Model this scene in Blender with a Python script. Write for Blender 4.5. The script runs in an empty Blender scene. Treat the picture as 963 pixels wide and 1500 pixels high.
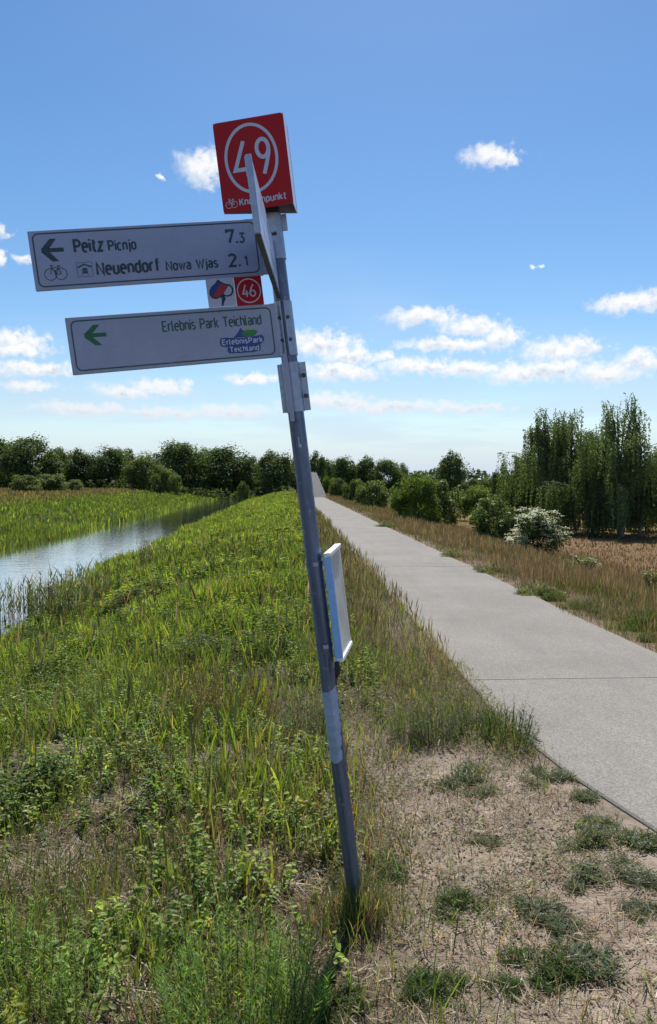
import bpy, math, random
import numpy as np
from mathutils import Vector, Matrix

# ------------------------------------------------------------------ camera, sky, sun, exposure
scene = bpy.context.scene
COL = scene.collection
EYE = 1.66
cam_data = bpy.data.cameras.new('camera')
cam_data.sensor_fit = 'VERTICAL'
cam_data.sensor_height = 36.0
cam_data.sensor_width = 24.0
cam_data.lens = 27.12
cam_data.clip_start = 0.05
cam_data.clip_end = 8000.0
cam = bpy.data.objects.new('camera', cam_data)
COL.objects.link(cam)
cam.location = (0.0, 0.0, EYE)
cam.rotation_euler = (math.radians(90.0 - 2.28), 0.0, 0.0)
scene.camera = cam

SUN_AZ = math.radians(7.0)      # clockwise from +Y
SUN_EL = math.radians(56.0)
SUN_DIR = Vector((math.sin(SUN_AZ) * math.cos(SUN_EL), math.cos(SUN_AZ) * math.cos(SUN_EL), math.sin(SUN_EL)))
sun_data = bpy.data.lights.new('sun', 'SUN')
sun_data.energy = 5.0
sun_data.angle = math.radians(0.53)
sun_data.color = (1.0, 0.955, 0.88)
sun = bpy.data.objects.new('sun', sun_data)
COL.objects.link(sun)
sun.rotation_euler = SUN_DIR.to_track_quat('Z', 'Y').to_euler()
sun.location = (0, 0, 40)

scene.view_settings.view_transform = 'Standard'
scene.view_settings.look = 'None'
scene.view_settings.exposure = 0.50
scene.view_settings.gamma = 1.0
scene.view_settings.use_curve_mapping = False
scene.render.engine = 'CYCLES'
scene.cycles.max_bounces = 7
scene.cycles.diffuse_bounces = 3
scene.cycles.glossy_bounces = 3
scene.cycles.transmission_bounces = 4
scene.cycles.transparent_max_bounces = 6
scene.cycles.use_denoising = True

SKY_STRENGTH = 0.085
# cloud puffs: azimuth, elevation, half width, half height (degrees); the pattern goes on all round the sky
CLOUDS = [
    (300, 245, 30, 20), (322, 238, 22, 17), (720, 229, 34, 12), (738, 233, 18, 9), (785, 390, 6, 4),
    (915, 445, 38, 10), (948, 440, 26, 12), (622, 464, 48, 11), (690, 478, 42, 13), (735, 493, 26, 17),
    (655, 505, 62, 9), (822, 512, 46, 15), (848, 508, 26, 14), (610, 537, 56, 10), (690, 541, 58, 10),
    (765, 547, 50, 13), (812, 541, 40, 14), (885, 547, 42, 13), (470, 505, 50, 17), (510, 522, 36, 13),
    (500, 545, 52, 13), (565, 521, 14, 8), (940, 528, 30, 13), (22, 499, 40, 14), (30, 512, 36, 9),
    (45, 541, 52, 9), (235, 566, 40, 11), (190, 574, 46, 9), (45, 565, 34, 6), (368, 556, 38, 7),
    (340, 602, 60, 9), (480, 588, 60, 12), (570, 596, 90, 9), (680, 600, 60, 7), (130, 600, 70, 8),
    (4, 342, 12, 8), (2, 379, 9, 7), (38, 381, 10, 5), (236, 257, 5, 4), (250, 605, 70, 7),
]
DEG = math.degrees
def sky_angles(px, py):
    x = (px - 481.5) / 1130.0
    y = (750.0 - py) / 1130.0
    p = math.radians(-2.28)
    wy = math.cos(p) - y * math.sin(p)
    wz = math.sin(p) + y * math.cos(p)
    return DEG(math.atan2(x, wy)), DEG(math.atan2(wz, math.hypot(x, wy)))

world = bpy.data.worlds.new('World')
scene.world = world
world.use_nodes = True
wt = world.node_tree
wt.nodes.clear()
class NT:
    """small helper around a node tree"""
    def __init__(self, tree): self.t = tree
    def n(self, typ, **kw):
        nd = self.t.nodes.new(typ)
        for k, v in kw.items(): setattr(nd, k, v)
        return nd
    def put(self, sock, val):
        if val is None: return
        if hasattr(val, 'is_output') or isinstance(val, bpy.types.NodeSocket): self.t.links.new(val, sock)
        else: sock.default_value = val
    def math(self, op, a=None, b=None, c=None, clamp=False):
        nd = self.n('ShaderNodeMath', operation=op, use_clamp=clamp)
        for i, v in enumerate((a, b, c)): self.put(nd.inputs[i], v)
        return nd.outputs[0]
    def vmath(self, op, a=None, b=None, c=None, out=0):
        nd = self.n('ShaderNodeVectorMath', operation=op)
        for i, v in enumerate((a, b, c)): self.put(nd.inputs[i], v)
        return nd.outputs[out]
    def noise(self, vec, scale, detail=2.0, rough=0.5, color=False, dim='3D'):
        nd = self.n('ShaderNodeTexNoise', noise_dimensions=dim)
        if vec is not None: self.put(nd.inputs['Vector'], vec)
        nd.inputs['Scale'].default_value = scale; nd.inputs['Detail'].default_value = detail
        nd.inputs['Roughness'].default_value = rough
        return nd.outputs['Color' if color else 'Fac']
    def ramp(self, fac, lo, hi, a=0.0, b=1.0, smooth=True):
        nd = self.n('ShaderNodeMapRange', interpolation_type='SMOOTHSTEP' if smooth else 'LINEAR')
        self.put(nd.inputs[0], fac)
        for i, v in enumerate((lo, hi, a, b)): nd.inputs[1 + i].default_value = v
        return nd.outputs[0]
    def mix(self, fac, a, b, blend='MIX'):
        nd = self.n('ShaderNodeMix', data_type='RGBA', blend_type=blend)
        self.put(nd.inputs[0], fac)
        for sock, v in ((nd.inputs[6], a), (nd.inputs[7], b)):
            if isinstance(v, tuple): v = (*v[:3], 1.0)
            self.put(sock, v)
        return nd.outputs[2]

W = NT(wt)
geo = W.n('ShaderNodeTexCoord').outputs['Generated']
sep = W.n('ShaderNodeSeparateXYZ'); wt.links.new(geo, sep.inputs[0])
dx, dy, dz = sep.outputs
azim = W.math('MULTIPLY', W.math('ARCTAN2', dx, dy), 180 / math.pi)
azw = W.math('WRAP', azim, 24.5, -24.5)
hor = W.math('SQRT', W.math('ADD', W.math('MULTIPLY', dx, dx), W.math('MULTIPLY', dy, dy)))
elev = W.math('MULTIPLY', W.math('ARCTAN2', dz, hor), 180 / math.pi)
comb = W.n('ShaderNodeCombineXYZ'); wt.links.new(azim, comb.inputs[0]); wt.links.new(elev, comb.inputs[1])
combw = W.n('ShaderNodeCombineXYZ'); wt.links.new(azw, combw.inputs[0]); wt.links.new(elev, combw.inputs[1])
# puffy outline: push the coordinates about with two scales of noise
warp = W.noise(comb.outputs[0], 0.75, 3.0, 0.6, color=True)
warp = W.vmath('MULTIPLY', W.vmath('SUBTRACT', warp, (0.5, 0.5, 0.5)), (2.6, 1.3, 0.0))
pos = W.vmath('ADD', combw.outputs[0], warp)
dens = None; rel = None
for (px, py, hw, hh) in CLOUDS:
    a, e = sky_angles(px, py)
    sx, sy = 1130.0 / (57.3 * hw) * 0.93, 1130.0 / (57.3 * hh) * 0.93
    v = W.vmath('MULTIPLY_ADD', pos, (sx, sy, 0.0), (-a * sx, -e * sy, 0.0))
    d = W.vmath('LENGTH', v, out=1)
    sp_ = W.n('ShaderNodeSeparateXYZ'); wt.links.new(v, sp_.inputs[0]); vy = sp_.outputs[1]
    if dens is None: dens, rel = d, vy
    else:
        nearer = W.math('LESS_THAN', d, dens)
        mxn = W.n('ShaderNodeMix'); wt.links.new(nearer, mxn.inputs[0]); wt.links.new(rel, mxn.inputs[2]); wt.links.new(vy, mxn.inputs[3]); rel = mxn.outputs[0]
        dens = W.math('SMOOTH_MIN', dens, d, 0.25)
fine = W.noise(comb.outputs[0], 1.5, 5.0, 0.62)
fdens = W.math('ADD', dens, W.math('MULTIPLY', W.math('SUBTRACT', fine, 0.5), 2.1))
alpha = W.ramp(fdens, 1.44, 0.32)
# the veil of thin white cloud low over the horizon, streaked sideways
stre = W.noise(W.vmath('MULTIPLY', comb.outputs[0], (0.06, 0.42, 1.0)), 1.0, 4.0, 0.55)
veil = W.math('MULTIPLY', W.ramp(elev, 12.0, 0.5), W.ramp(stre, 0.26, 0.60))
high = W.noise(W.vmath('MULTIPLY', comb.outputs[0], (0.035, 0.12, 1.0)), 1.0, 3.0, 0.5)
thin = W.math('MULTIPLY', W.math('MULTIPLY', W.ramp(elev, 22.0, 6.0), W.ramp(high, 0.42, 0.75)), 0.45)
veil = W.math('MAXIMUM', W.math('MULTIPLY', veil, 0.80), thin)
veil = W.math('MAXIMUM', veil, W.math('MULTIPLY', W.ramp(elev, 6.5, 0.0), 0.92))
sky = W.n('ShaderNodeTexSky', sky_type='NISHITA')
sky.sun_disc = False
sky.sun_elevation = SUN_EL
sky.sun_rotation = SUN_AZ
sky.altitude = 60.0
sky.air_density = 1.0
sky.dust_density = 0.25
sky.ozone_density = 1.5
hs = W.n('ShaderNodeHueSaturation'); wt.links.new(sky.outputs[0], hs.inputs['Color']); hs.inputs['Saturation'].default_value = 1.27; hs.inputs['Value'].default_value = 1.03
shade = W.noise(W.vmath('ADD', comb.outputs[0], (0.0, 0.55, 0.0)), 0.9, 3.0, 0.55)
core = W.ramp(fdens, 0.75, 0.1)
under = W.math('ADD', W.math('MULTIPLY', rel, -0.75), W.math('MULTIPLY', W.math('SUBTRACT', shade, 0.5), 2.4))
shade = W.math('MULTIPLY', W.ramp(under, -0.15, 0.75), W.math('ADD', W.math('MULTIPLY', core, 0.6), 0.4))
ccol = W.mix(shade, (8.6, 8.5, 8.4), (4.7, 5.5, 6.7))
low = W.ramp(elev, 2.0, 9.0)
ccol = W.mix(low, (6.0, 6.7, 7.5), ccol)
c1 = W.mix(veil, hs.outputs[0], (5.0, 6.0, 7.4))
c2 = W.mix(W.math('MULTIPLY', alpha, 0.93), c1, ccol)
bg = W.n('ShaderNodeBackground')
wt.links.new(c2, bg.inputs[0]); bg.inputs[1].default_value = SKY_STRENGTH
wo = W.n('ShaderNodeOutputWorld'); wt.links.new(bg.outputs[0], wo.inputs[0])
world.cycles.sampling_method = 'MANUAL'
world.cycles.sample_map_resolution = 512

# ------------------------------------------------------------------ helpers
rng = np.random.default_rng(49)

def tag(o, label=None, cat=None, group=None, kind=None):
    if label: o['label'] = label
    if cat: o['category'] = cat
    if group: o['group'] = group
    if kind: o['kind'] = kind
    return o

def link(name, mesh, parent=None, mat=None):
    o = bpy.data.objects.new(name, mesh)
    COL.objects.link(o)
    if parent is not None: o.parent = parent
    if mat is not None and mesh is not None: mesh.materials.append(mat)
    return o

def empty(name, loc=(0, 0, 0), rz=0.0):
    o = bpy.data.objects.new(name, None)
    COL.objects.link(o)
    o.location = loc; o.rotation_euler = (0, 0, rz)
    o.empty_display_size = 0.2
    return o

class Acc:
    """collects vertex, face and colour arrays, then makes one mesh"""
    def __init__(self): self.v = []; self.f = []; self.c = []; self.n = 0
    def add(self, verts, faces, cols):
        verts = np.asarray(verts, np.float32).reshape(-1, 3)
        if not isinstance(faces, (list, tuple)): faces = [faces]
        for fa in faces: self.f.append(np.asarray(fa, np.int32) + self.n)
        cols = np.asarray(cols, np.float32)
        if cols.ndim == 1: cols = np.tile(cols, (len(verts), 1))
        self.v.append(verts); self.c.append(cols.reshape(-1, 3)); self.n += len(verts)
    def mesh(self, name, smooth=False):
        v = np.concatenate(self.v); c = np.concatenate(self.c)
        me = bpy.data.meshes.new(name)
        me.vertices.add(len(v)); me.vertices.foreach_set('co', v.ravel())
        loops = np.concatenate([f.ravel() for f in self.f])
        tot = np.concatenate([np.full(len(f), f.shape[1], np.int32) for f in self.f])
        start = np.concatenate([[0], np.cumsum(tot)[:-1]]).astype(np.int32)
        me.loops.add(len(loops)); me.loops.foreach_set('vertex_index', loops)
        me.polygons.add(len(tot)); me.polygons.foreach_set('loop_start', start)
        at = me.attributes.new('col', 'FLOAT_COLOR', 'POINT')
        at.data.foreach_set('color', np.concatenate([c, np.ones((len(c), 1), np.float32)], 1).ravel())
        me.polygons.foreach_set('use_smooth', np.full(len(tot), bool(smooth)))
        me.update(calc_edges=True)
        return me

def vnoise(x, y, seed=0):
    x = np.asarray(x, float); y = np.asarray(y, float)
    xi = np.floor(x).astype(np.int64); yi = np.floor(y).astype(np.int64)
    fx = x - xi; fy = y - yi
    fx = fx * fx * (3 - 2 * fx); fy = fy * fy * (3 - 2 * fy)
    def h(a, b):
        n = (a * 374761393 + b * 668265263 + seed * 1442695041) & 0xffffffff
        n = ((n ^ (n >> 13)) * 1274126177) & 0xffffffff
        return ((n ^ (n >> 16)) & 0xffff) / 65535.0
    return (h(xi, yi) * (1 - fx) + h(xi + 1, yi) * fx) * (1 - fy) + (h(xi, yi + 1) * (1 - fx) + h(xi + 1, yi + 1) * fx) * fy
def fbm(x, y, seed=0, o=3):
    s = 0.0; a = 0.5; t = 0.0
    for i in range(o):
        s = s + a * vnoise(x * 2 ** i, y * 2 ** i, seed + 17 * i); t += a; a *= 0.5
    return s / t
def sstep(x, a, b):
    t = np.clip((x - a) / (b - a), 0, 1)
    return t * t * (3 - 2 * t)

# ------------------------------------------------------------------ materials
def new_mat(name):
    m = bpy.data.materials.new(name); m.use_nodes = True
    m.node_tree.nodes.clear()
    return m, NT(m.node_tree)
def out(N, shader):
    o = N.n('ShaderNodeOutputMaterial'); N.t.links.new(shader, o.inputs[0])
def principled(N, color, rough=0.6, metal=0.0, spec=0.5, bump=None, bstr=0.3, bdist=0.01, **kw):
    p = N.n('ShaderNodeBsdfPrincipled')
    if isinstance(color, tuple): color = (*color[:3], 1.0)
    N.put(p.inputs['Base Color'], color); N.put(p.inputs['Roughness'], rough)
    p.inputs['Metallic'].default_value = metal; p.inputs['Specular IOR Level'].default_value = spec
    for k, v in kw.items(): N.put(p.inputs[k], v)
    if bump is not None:
        b = N.n('ShaderNodeBump'); b.inputs['Strength'].default_value = bstr; b.inputs['Distance'].default_value = bdist
        N.put(b.inputs['Height'], bump); N.t.links.new(b.outputs[0], p.inputs['Normal'])
    return p.outputs[0]

def foliage_mat(name, trans=0.42, tint=(1.25, 1.2, 0.55), gloss=0.06, rough=0.42):
    m, N = new_mat(name)
    a = N.n('ShaderNodeAttribute'); a.attribute_name = 'col'
    d = N.n('ShaderNodeBsdfDiffuse'); N.put(d.inputs[0], a.outputs[0])
    t = N.n('ShaderNodeBsdfTranslucent'); N.put(t.inputs[0], N.mix(1.0, a.outputs[0], tint, 'MULTIPLY'))
    mx = N.n('ShaderNodeMixShader'); mx.inputs[0].default_value = trans
    N.t.links.new(d.outputs[0], mx.inputs[1]); N.t.links.new(t.outputs[0], mx.inputs[2])
    g = N.n('ShaderNodeBsdfGlossy'); g.inputs[0].default_value = (1, 1, 1, 1); g.inputs['Roughness'].default_value = rough
    m2 = N.n('ShaderNodeMixShader'); m2.inputs[0].default_value = gloss
    N.t.links.new(mx.outputs[0], m2.inputs[1]); N.t.links.new(g.outputs[0], m2.inputs[2])
    out(N, m2.outputs[0])
    return m
M_GRASS = foliage_mat('grass_blades', 0.48, gloss=0.03, rough=0.5)
M_LEAF = foliage_mat('herb_leaves', 0.48, (1.3, 1.22, 0.5), gloss=0.014, rough=0.45)
M_TREE = foliage_mat('tree_leaves', 0.42, gloss=0.015, rough=0.5)
M_DRY = foliage_mat('dry_stalks', 0.36, (1.15, 1.0, 0.75), gloss=0.012)
M_FLOWER = foliage_mat('white_flowers', 0.45, (1, 1, 0.95), gloss=0.0)

def obj_co(N): return N.n('ShaderNodeTexCoord').outputs['Object']

m, N = new_mat('bark')
co = obj_co(N)
out(N, principled(N, N.mix(N.noise(N.vmath('MULTIPLY', co, (6, 6, 1.2)), 2.0, 4.0), (0.035, 0.026, 0.018), (0.14, 0.115, 0.09)), 0.9,
    bump=N.noise(co, 9.0, 4.0), bstr=0.6, bdist=0.03))
M_BARK = m
m, N = new_mat('birch_bark')
co = obj_co(N)
f = N.ramp(N.noise(N.vmath('MULTIPLY', co, (3, 3, 5)), 1.6, 3.0), 0.46, 0.6)
out(N, principled(N, N.mix(f, (0.20, 0.19, 0.17), (0.04, 0.035, 0.03)), 0.85))
M_BIRCH = m

m, N = new_mat('ground_soil')
a = N.n('ShaderNodeAttribute'); a.attribute_name = 'col'
co = obj_co(N)
n1 = N.noise(co, 3.0, 6.0, 0.62); n2 = N.noise(co, 26.0, 4.0, 0.65); n3 = N.noise(co, 150.0, 2.0, 0.6)
c = N.mix(N.ramp(n1, 0.3, 0.7), N.mix(1.0, a.outputs[0], (0.72, 0.70, 0.68), 'MULTIPLY'), N.mix(1.0, a.outputs[0], (1.2, 1.17, 1.13), 'MULTIPLY'))
c = N.mix(N.ramp(n2, 0.35, 0.7), N.mix(1.0, c, (0.74, 0.72, 0.70), 'MULTIPLY'), c)
c = N.mix(N.ramp(n3, 0.55, 0.75), c, N.mix(1.0, c, (1.35, 1.33, 1.3), 'MULTIPLY'))
h = N.math('ADD', N.math('MULTIPLY', n2, 0.7), N.math('MULTIPLY', n3, 0.35))
out(N, principled(N, c, 0.95, spec=0.15, bump=h, bstr=0.9, bdist=0.02))
M_GROUND = m

m, N = new_mat('washed_concrete')
co = obj_co(N)
big = N.noise(co, 0.7, 5.0, 0.6); sp = N.noise(co, 90.0, 2.0, 0.6); sp2 = N.noise(co, 38.0, 3.0, 0.6)
c = N.mix(N.ramp(big, 0.3, 0.7), (0.182, 0.169, 0.150), (0.222, 0.208, 0.187))
c = N.mix(N.ramp(sp, 0.42, 0.60), N.mix(1.0, c, (0.74, 0.73, 0.72), 'MULTIPLY'), N.mix(1.0, c, (1.14, 1.14, 1.13), 'MULTIPLY'))
c = N.mix(N.math('MULTIPLY', N.ramp(sp2, 0.55, 0.75), 0.30), c, (0.15, 0.14, 0.125))
st1 = N.noise(N.vmath('MULTIPLY', co, (2.4, 0.35, 1.0)), 1.0, 5.0, 0.65); st2 = N.noise(co, 2.6, 6.0, 0.7)
c = N.mix(N.math('MULTIPLY', N.ramp(st1, 0.48, 0.74), 0.60), c, (0.150, 0.140, 0.128))
c = N.mix(N.math('MULTIPLY', N.ramp(st2, 0.60, 0.80), 0.45), c, (0.30, 0.27, 0.225))
sxy = N.n('ShaderNodeSeparateXYZ'); N.t.links.new(co, sxy.inputs[0])
lat = N.math('ABSOLUTE', N.math('SUBTRACT', N.math('ADD', sxy.outputs[0], N.math('MULTIPLY', sxy.outputs[1], 0.05)), 2.5))
dirt = N.ramp(N.math('ADD', lat, N.math('MULTIPLY', N.math('SUBTRACT', N.noise(co, 2.2, 6.0, 0.7), 0.5), 0.9)), 0.82, 1.18)
c = N.mix(N.math('MULTIPLY', dirt, 0.65), c, (0.215, 0.180, 0.140))
out(N, principled(N, c, 0.85, spec=0.25, bump=sp, bstr=0.5, bdist=0.004))
M_CONC = m
m, N = new_mat('ramp_cobbles')
co = obj_co(N)
vo = N.n('ShaderNodeTexVoronoi'); N.put(vo.inputs['Vector'], co); vo.inputs['Scale'].default_value = 2.2
out(N, principled(N, N.mix(N.ramp(vo.outputs['Distance'], 0.2, 0.6), (0.070, 0.068, 0.066), (0.045, 0.044, 0.043)), 0.9))
M_RAMP = m

m, N = new_mat('river_water')
co = obj_co(N)
w1 = N.noise(N.vmath('MULTIPLY', co, (0.8, 1.5, 1.0)), 1.6, 3.0, 0.55); w2 = N.noise(N.vmath('MULTIPLY', co, (1.0, 2.0, 1.0)), 7.0, 2.0, 0.5)
hh = N.math('ADD', w1, N.math('MULTIPLY', w2, 0.35))
bw = N.n('ShaderNodeBump'); bw.inputs['Strength'].default_value = 0.30; bw.inputs['Distance'].default_value = 0.02; N.put(bw.inputs['Height'], hh)
dw = N.n('ShaderNodeBsdfDiffuse'); dw.inputs[0].default_value = (0.10, 0.115, 0.105, 1)
gw = N.n('ShaderNodeBsdfGlossy'); gw.inputs['Roughness'].default_value = 0.06; gw.inputs[0].default_value = (1.0, 1.0, 1.0, 1)
fw = N.n('ShaderNodeFresnel'); fw.inputs['IOR'].default_value = 1.45
for nd in (dw, gw, fw): N.t.links.new(bw.outputs[0], nd.inputs['Normal'])
mw = N.n('ShaderNodeMixShader'); N.put(mw.inputs[0], N.math('MULTIPLY', fw.outputs[0], 1.5, clamp=True))
N.t.links.new(dw.outputs[0], mw.inputs[1]); N.t.links.new(gw.outputs[0], mw.inputs[2])
out(N, mw.outputs[0])
M_WATER = m

def plain(name, color, rough=0.5, metal=0.0, spec=0.5, var=0.12, scale=18.0, bstr=0.0):
    m, N = new_mat(name)
    co = obj_co(N)
    n = N.noise(co, scale, 4.0, 0.6)
    lo = tuple(x * (1 - var) for x in color); hi = tuple(min(1, x * (1 + var)) for x in color)
    out(N, principled(N, N.mix(N.ramp(n, 0.3, 0.7), lo, hi), N.ramp(N.noise(co, scale * 2.3, 3.0), 0.2, 0.8, max(0.02, rough - 0.1), rough + 0.1), metal, spec,
        bump=n if bstr else None, bstr=bstr, bdist=0.002))
    return m
M_SIGN = plain('white_sheeting', (0.31, 0.345, 0.50), 0.32, spec=0.45, var=0.05, scale=7.0)  # bluish: the blue cast of shade is put into the colour
M_BORDER = plain('navy_print', (0.018, 0.035, 0.06), 0.4, var=0.05)
M_GREENP = plain('green_print', (0.012, 0.085, 0.065), 0.4, var=0.06)
M_ARROWG = plain('arrow_green', (0.005, 0.12, 0.05), 0.4, var=0.06)
M_RED = plain('red_sheeting', (0.40, 0.014, 0.020), 0.5, spec=0.2, var=0.07, scale=9.0)
M_WHITEP = plain('white_print', (0.48, 0.53, 0.68), 0.4, var=0.04)  # white print, tinted with the same blue cast of shade
M_ALU = plain('aluminium', (0.34, 0.39, 0.49), 0.42, metal=0.55, var=0.10, scale=30.0)
M_BLUEP = plain('blue_print', (0.02, 0.05, 0.26), 0.4, var=0.05)
M_DBLUE = plain('dark_blue_print', (0.015, 0.03, 0.10), 0.4, var=0.05)
M_REDP = plain('red_print', (0.42, 0.03, 0.03), 0.4, var=0.05)
M_LGREEN = plain('meadow_green_print', (0.03, 0.22, 0.05), 0.4, var=0.05)
M_SAND = plain('sand_print', (0.42, 0.40, 0.30), 0.4, var=0.05)
M_GHOST = plain('sticker_residue', (0.40, 0.41, 0.45), 0.6, var=0.05)
M_BLACK = plain('black_rubber', (0.012, 0.012, 0.013), 0.6, var=0.2)
M_BOLT_SHADE = plain('bolt_steel_and_shade', (0.06, 0.065, 0.08), 0.55, metal=0.3, var=0.2)  # bolt steel, and painted shade below the end-on sign
M_BOARD = plain('grey_board', (0.52, 0.53, 0.52), 0.35, var=0.14, scale=9.0)
M_FILLER = plain('joint_sand', (0.07, 0.062, 0.052), 0.9, var=0.25)
M_TRAYSKY = plain('tray_sky_reflection', (0.27, 0.50, 0.88), 0.25, spec=0.6, var=0.04)  # the sky mirrored in the glossy edge is put into this blue
M_TRAYW = plain('white_tray_rim', (0.82, 0.83, 0.84), 0.3, var=0.04)
M_SKIN = plain('pale_blue_skin', (0.30, 0.40, 0.60), 0.32, metal=0.3, var=0.10, scale=20.0)
m, N = new_mat('galvanised_steel')
co = obj_co(N)
vo = N.n('ShaderNodeTexVoronoi'); N.put(vo.inputs['Vector'], N.vmath('MULTIPLY', co, (1, 1, 0.6))); vo.inputs['Scale'].default_value = 90.0
str_ = N.noise(N.vmath('MULTIPLY', co, (30, 30, 1.6)), 1.5, 5.0, 0.6)
c = N.mix(N.ramp(str_, 0.3, 0.7), (0.075, 0.098, 0.160), (0.150, 0.185, 0.275))
c = N.mix(N.math('MULTIPLY', N.ramp(N.noise(co, 42.0, 3.0, 0.7), 0.6, 0.72), 0.5), c, (0.48, 0.50, 0.52))
out(N, principled(N, c, N.ramp(vo.outputs['Color'], 0.0, 1.0, 0.30, 0.48), 0.55, bump=str_, bstr=0.12, bdist=0.002))
M_POLE = m

# ------------------------------------------------------------------ the setting: ground, path, river
SK = 0.05                      # the dike runs slightly to the left: lateral coordinate u = x + SK * y
WATER_Z = -1.28
PU = np.array([-4000, -400, -120, -40, -24, -17, -13.4, -12.2, -11, -8.5, -6.7, -5.7, -4.4, -2.6, -1.2, -0.2, 0.9, 1.5, 3.5, 4.4, 5.6, 7.4, 9.6, 12, 40, 4000.0])
PZ = np.array([0.35, 0.35, 0.35, 0.36, 0.30, -0.40, -1.10, -1.33, -1.75, -1.75, -1.55, -1.22, -0.92, -0.42, -0.15, -0.04, -0.030, -0.012, -0.012, -0.04, -0.22, -0.66, -0.95, -1.0, -1.0, -0.9])
def ground_z(x, y):
    x = np.asarray(x, float); y = np.asarray(y, float)
    u = x + SK * np.clip(y, -50, 400)
    u = u - 0.75 * sstep(y, 23, 17) * sstep(u, -1.5, -4.5) * sstep(u, -9.0, -7.0)
    z = np.interp(u, PU, PZ)
    # the river bends away beyond 150 m: its bed closes
    closed = sstep(y, 128, 150)
    inr = (u > -17) & (u < -2)
    z = np.where(inr, z * (1 - closed) + closed * 0.15, z)
    onpath = sstep(np.abs(u - 2.5), 1.25, 1.0)
    k = 1 - onpath
    near = np.exp(-((x) ** 2 + (y - 4) ** 2) / 90.0)
    z = z + k * ((fbm(x * 0.55, y * 0.55, 3, 3) - 0.5) * (0.16 + 0.16 * sstep(u, -0.8, -2.5)) * sstep(np.abs(u - 2.5), 1.0, 3.0)
                 + near * (fbm(x * 3.1, y * 3.1, 8, 3) - 0.5) * 0.075)
    z = z + np.where(y > 160, (fbm(x * 0.01, y * 0.01, 5, 2) - 0.5) * 0.6, 0)
    return z
def gz(x, y): return float(ground_z(np.array([x]), np.array([y]))[0])

def axis(segs):
    o = []
    for a, b, n in segs: o.append(np.linspace(a, b, n, endpoint=False))
    o.append([segs[-1][1]])
    return np.concatenate(o)
us = axis([(-3000, -200, 8), (-200, -40, 14), (-40, -14, 26), (-14, -7, 28), (-7, -2.2, 40), (-2.2, 3.8, 86), (3.8, 12, 44), (12, 40, 22), (40, 300, 14), (300, 3000, 8)])
vs = axis([(-40, -2, 10), (-2, 1.2, 12), (1.2, 8, 100), (8, 20, 70), (20, 60, 60), (60, 170, 50), (170, 600, 20), (600, 6000, 10)])
UU, VV = np.meshgrid(us, vs)
XX = UU - SK * np.clip(VV, -50, 400)
ZZ = ground_z(XX, VV)
nu, nv = len(us), len(vs)
def ground_colour(x, y):
    u = x + SK * np.clip(y, -50, 400)
    def cc(*c): return np.array(c)[None, :] * np.ones((x.size, 1))
    n = fbm(x * 0.8, y * 0.8, 21, 3).ravel(); u = u.ravel(); yy = y.ravel(); xx = x.ravel()
    def mixc(a, b, f): return a * (1 - f[:, None]) + b * f[:, None]
    sand = cc(0.300, 0.250, 0.203); duff = cc(0.078, 0.062, 0.038); green = cc(0.060, 0.085, 0.022)
    brown = cc(0.150, 0.096, 0.062); field = cc(0.135, 0.086, 0.044); red = cc(0.115, 0.085, 0.055)
    col = mixc(duff, green, sstep(yy, 5, 16))
    fs = sstep(u, 0.10, 0.75) * sstep(yy + (n - 0.5) * 3.4, 6.0, 3.6)
    col = mixc(col, sand, np.clip(fs, 0, 1))
    col = mixc(col, mixc(sand, duff, n), 0.55 * sstep(u, 0.9, 1.3) * sstep(yy, 3, 5))
    col = mixc(col, brown, sstep(u, 2.5, 3.2))
    col = mixc(col, sand, 0.35 * sstep(u, 2.5, 3.2) * sstep(u, 4.0, 3.6))
    col = mixc(col, field * 1.25, sstep(u, 7.0, 9.5))
    gold = cc(0.215, 0.165, 0.062)
    col = mixc(col, gold, sstep(u, 9, 12) * sstep(yy, 36, 40) * 0.9)
    col = mixc(col, cc(0.08, 0.09, 0.035), sstep(yy, 75, 110) * sstep(u, 3, 8))
    col = mixc(col, red, sstep(u, -20, -25) * 0.9)
    col = mixc(col, cc(0.02, 0.02, 0.012), sstep(u, -6.0, -6.6) * sstep(u, -13.2, -12.2))
    return col
a = Acc()
idx = np.arange(nu * nv).reshape(nv, nu)
q = np.stack([idx[:-1, :-1], idx[:-1, 1:], idx[1:, 1:], idx[1:, :-1]], -1).reshape(-1, 4)
a.add(np.stack([XX, VV, ZZ], -1), q, ground_colour(XX, VV))
ground = link('ground', a.mesh('ground', True), mat=M_GROUND); tag(ground, kind='structure')

# river: one sheet with its edges hidden in the banks
rv = axis([(-10, 150, 80)]); ru = np.array([-13.6, -11, -9, -7, -5.4])
RU, RV = np.meshgrid(ru, rv)
a = Acc(); idx = np.arange(RU.size).reshape(RU.shape)
q = np.stack([idx[:-1, :-1], idx[:-1, 1:], idx[1:, 1:], idx[1:, :-1]], -1).reshape(-1, 4)
a.add(np.stack([RU - SK * RV, RV, np.full(RU.shape, WATER_Z)], -1), q, (0, 0, 0))
river = link('river', a.mesh('river', True), mat=M_WATER); tag(river, kind='structure')

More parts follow.
